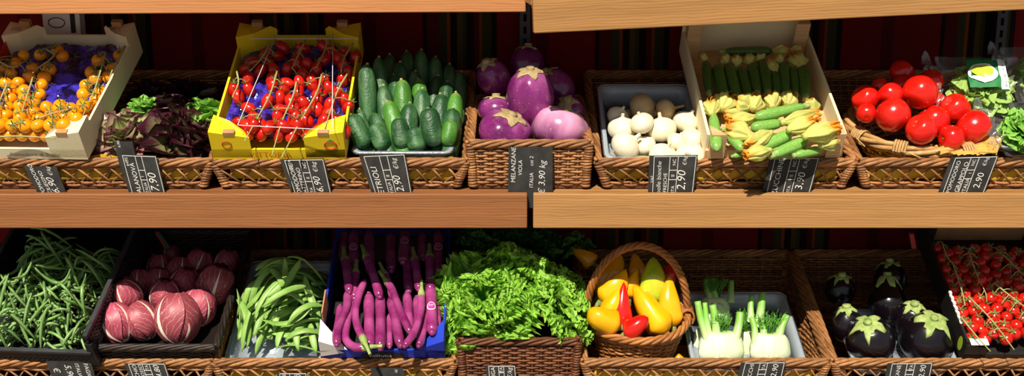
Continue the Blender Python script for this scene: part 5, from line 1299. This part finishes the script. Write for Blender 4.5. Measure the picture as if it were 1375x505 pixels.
price_tag('slate price tag reading POMODORO DATTERINO 6,90 before yellow carton', [(376,214),(435,213),(446,262),(392,262)], [('POMODORO', .27, -.06, .0135, .1), ('DATTERINO', .41, -.04, .012, .1), ('2316', .22, .74, .010, 0), ('ITA', .57, .05, .009, 0), ('II', .56, .45, .010, 0), ('NC', .56, .74, .010, 0), ('6,90', .82, .08, .021, .2), ('€/kg', .80, .63, .013, .2)], down=.02)
price_tag('slate price tag reading CETRIOLI 2,90 before the cucumbers', [(482,209),(544,206),(554,262),(500,262)], [('CETRIOLI', .33, -.10, .018, .1), ('ITALIA', .56, .02, .010, 0), ('II', .55, .45, .011, 0), ('2,90', .82, .08, .022, .2), ('€/kg', .80, .63, .014, .2)], down=.02)
price_tag('slate price tag reading MELANZANE VIOLA 3,90 before round eggplants', [(683,197),(742,197),(742,261),(682,261)], [('MELANZANE', .16, .25, .0135, .1), ('VIOLA', .31, .40, .012, .1), ('ITALIA', .56, .14, .0115, .1), ('cat 2', .56, .60, .011, .1), ('€ 3,90 kg', .82, .0, .0195, .25)], lines=False, down=.03)
price_tag('slate price tag reading cipolle bianche 2,90 before the onions', [(872,209),(937,208),(931,261),(870,261)], [('Cipolle bianche', .27, -.12, .0135, .15), ('FRESCHE', .40, .05, .011, .1), ('3267', .10, .30, .008, 0), ('ITA', .57, .05, .010, 0), ('II', .55, .45, .011, 0), ('NC', .56, .74, .010, 0), ('2,90', .80, .10, .026, .2), ('€/kg', .78, .74, .011, .2)], down=.02)
price_tag('slate price tag reading ZUCCHINE 3,90 before the zucchini box', [(1034,212),(1101,211),(1088,259),(1023,259)], [('ZUCCHINE', .30, -.06, .0165, .1), ('ITA', .56, .02, .010, 0), ('II', .55, .45, .011, 0), ('NC', .55, .74, .010, 0), ('3,90', .80, .08, .023, .2), ('€/kg', .78, .68, .013, .2)], down=.02)
price_tag('slate price tag reading POMODORO GRAPPOLO 2,90 before big tomatoes', [(1277,211),(1341,209),(1322,258),(1260,258)], [('POMODORO', .24, -.02, .0125, .1), ('GRAPPOLO', .42, .0, .0135, .1), ('ITALIA', .57, -.02, .0115, .1), ('I', .56, .52, .010, 0), ('NC', .55, .74, .010, 0), ('2,90', .84, .10, .021, .2), ('€/kg', .80, .72, .011, .2)], down=.02)
price_tag('slate price tag with chalked 5,90 below the green beans', [(62,485),(122,485),(130,512),(72,512)], [('€', .10, .70, .02, .1), ('5,90', .38, .85, .020, .2), ('ITALIA', .62, .9, .012, 0), ('FAGIOLINI', .82, .9, .013, 0)], Y=.020, lines=False, down=.045, flip=True)
price_tag('slate price tag below the radicchio', [(167,488),(222,488),(230,512),(176,512)], [('RADICCHIO', .27, .0, .013, .1), ('ROSSO', .40, .3, .011, .1), ('ITA', .56, .4, .010, 0), ('4,80', .82, .30, .018, .2)], Y=.020, down=.045)
price_tag('slate price tag below the flat beans', [(372,501),(412,501),(412,520),(372,520)], [('PIATTONI', .30, .1, .012, 0), ('4,90', .80, .3, .016, .2)], Y=.020, down=.04)
price_tag('grey slate price tag below the blue carton', [(497,494),(541,494),(546,515),(503,515)], [('kg', .80, .75, .009, .2)], Y=.020, down=.04, lines=False)
price_tag('small slate price tag on the dark lettuce basket', [(652,491),(692,491),(694,514),(654,514)], [('LATTUGA', .30, .15, .013, 0), ('ITA', .56, .5, .010, 0), ('€/kg', .86, .60, .014, .2)], Y=.020, down=.035)
price_tag('slate price tag below the fennel tray', [(995,487),(1055,486),(1049,512),(989,512)], [('FINOCCHI', .30, .22, .013, 0), ('ITA', .56, .5, .010, 0), ('2,90', .85, .35, .018, .2)], Y=.020, down=.045)
price_tag('slate price tag below the dark eggplants', [(1192,488),(1253,487),(1248,512),(1187,512)], [('MELANZANE', .30, .12, .013, 0), ('ITA', .56, .5, .010, 0), ('2,90', .85, .35, .018, .2)], Y=.020, down=.045)

# prototypes were only sources for the copies
for o in protos:
    for k, sub in family(o):
        bpy.data.objects.remove(k)
    bpy.data.objects.remove(o)

# ------------------------------------------------------------------ light
sun = bpy.data.lights.new('sun', 'SUN'); sun.energy = 6.0; sun.angle = math.radians(.6); sun.color = (1.0, .93, .80)
so = bpy.data.objects.new('sun', sun); COL.objects.link(so); so.location = (-1, -3, 4)
so.rotation_mode = 'QUATERNION'; so.rotation_quaternion = Vector((.27, 1.0, -1.25)).to_track_quat('-Z', 'Y')
w = bpy.data.worlds.new('world'); SC.world = w; w.use_nodes = True; nt = w.node_tree
bg = nt.nodes['Background']; bg.inputs[1].default_value = .32; bg.inputs[0].default_value = (.80, .90, 1.0, 1)
SC.view_settings.view_transform = 'Standard'; SC.view_settings.look = 'None'; SC.view_settings.exposure = 0.0
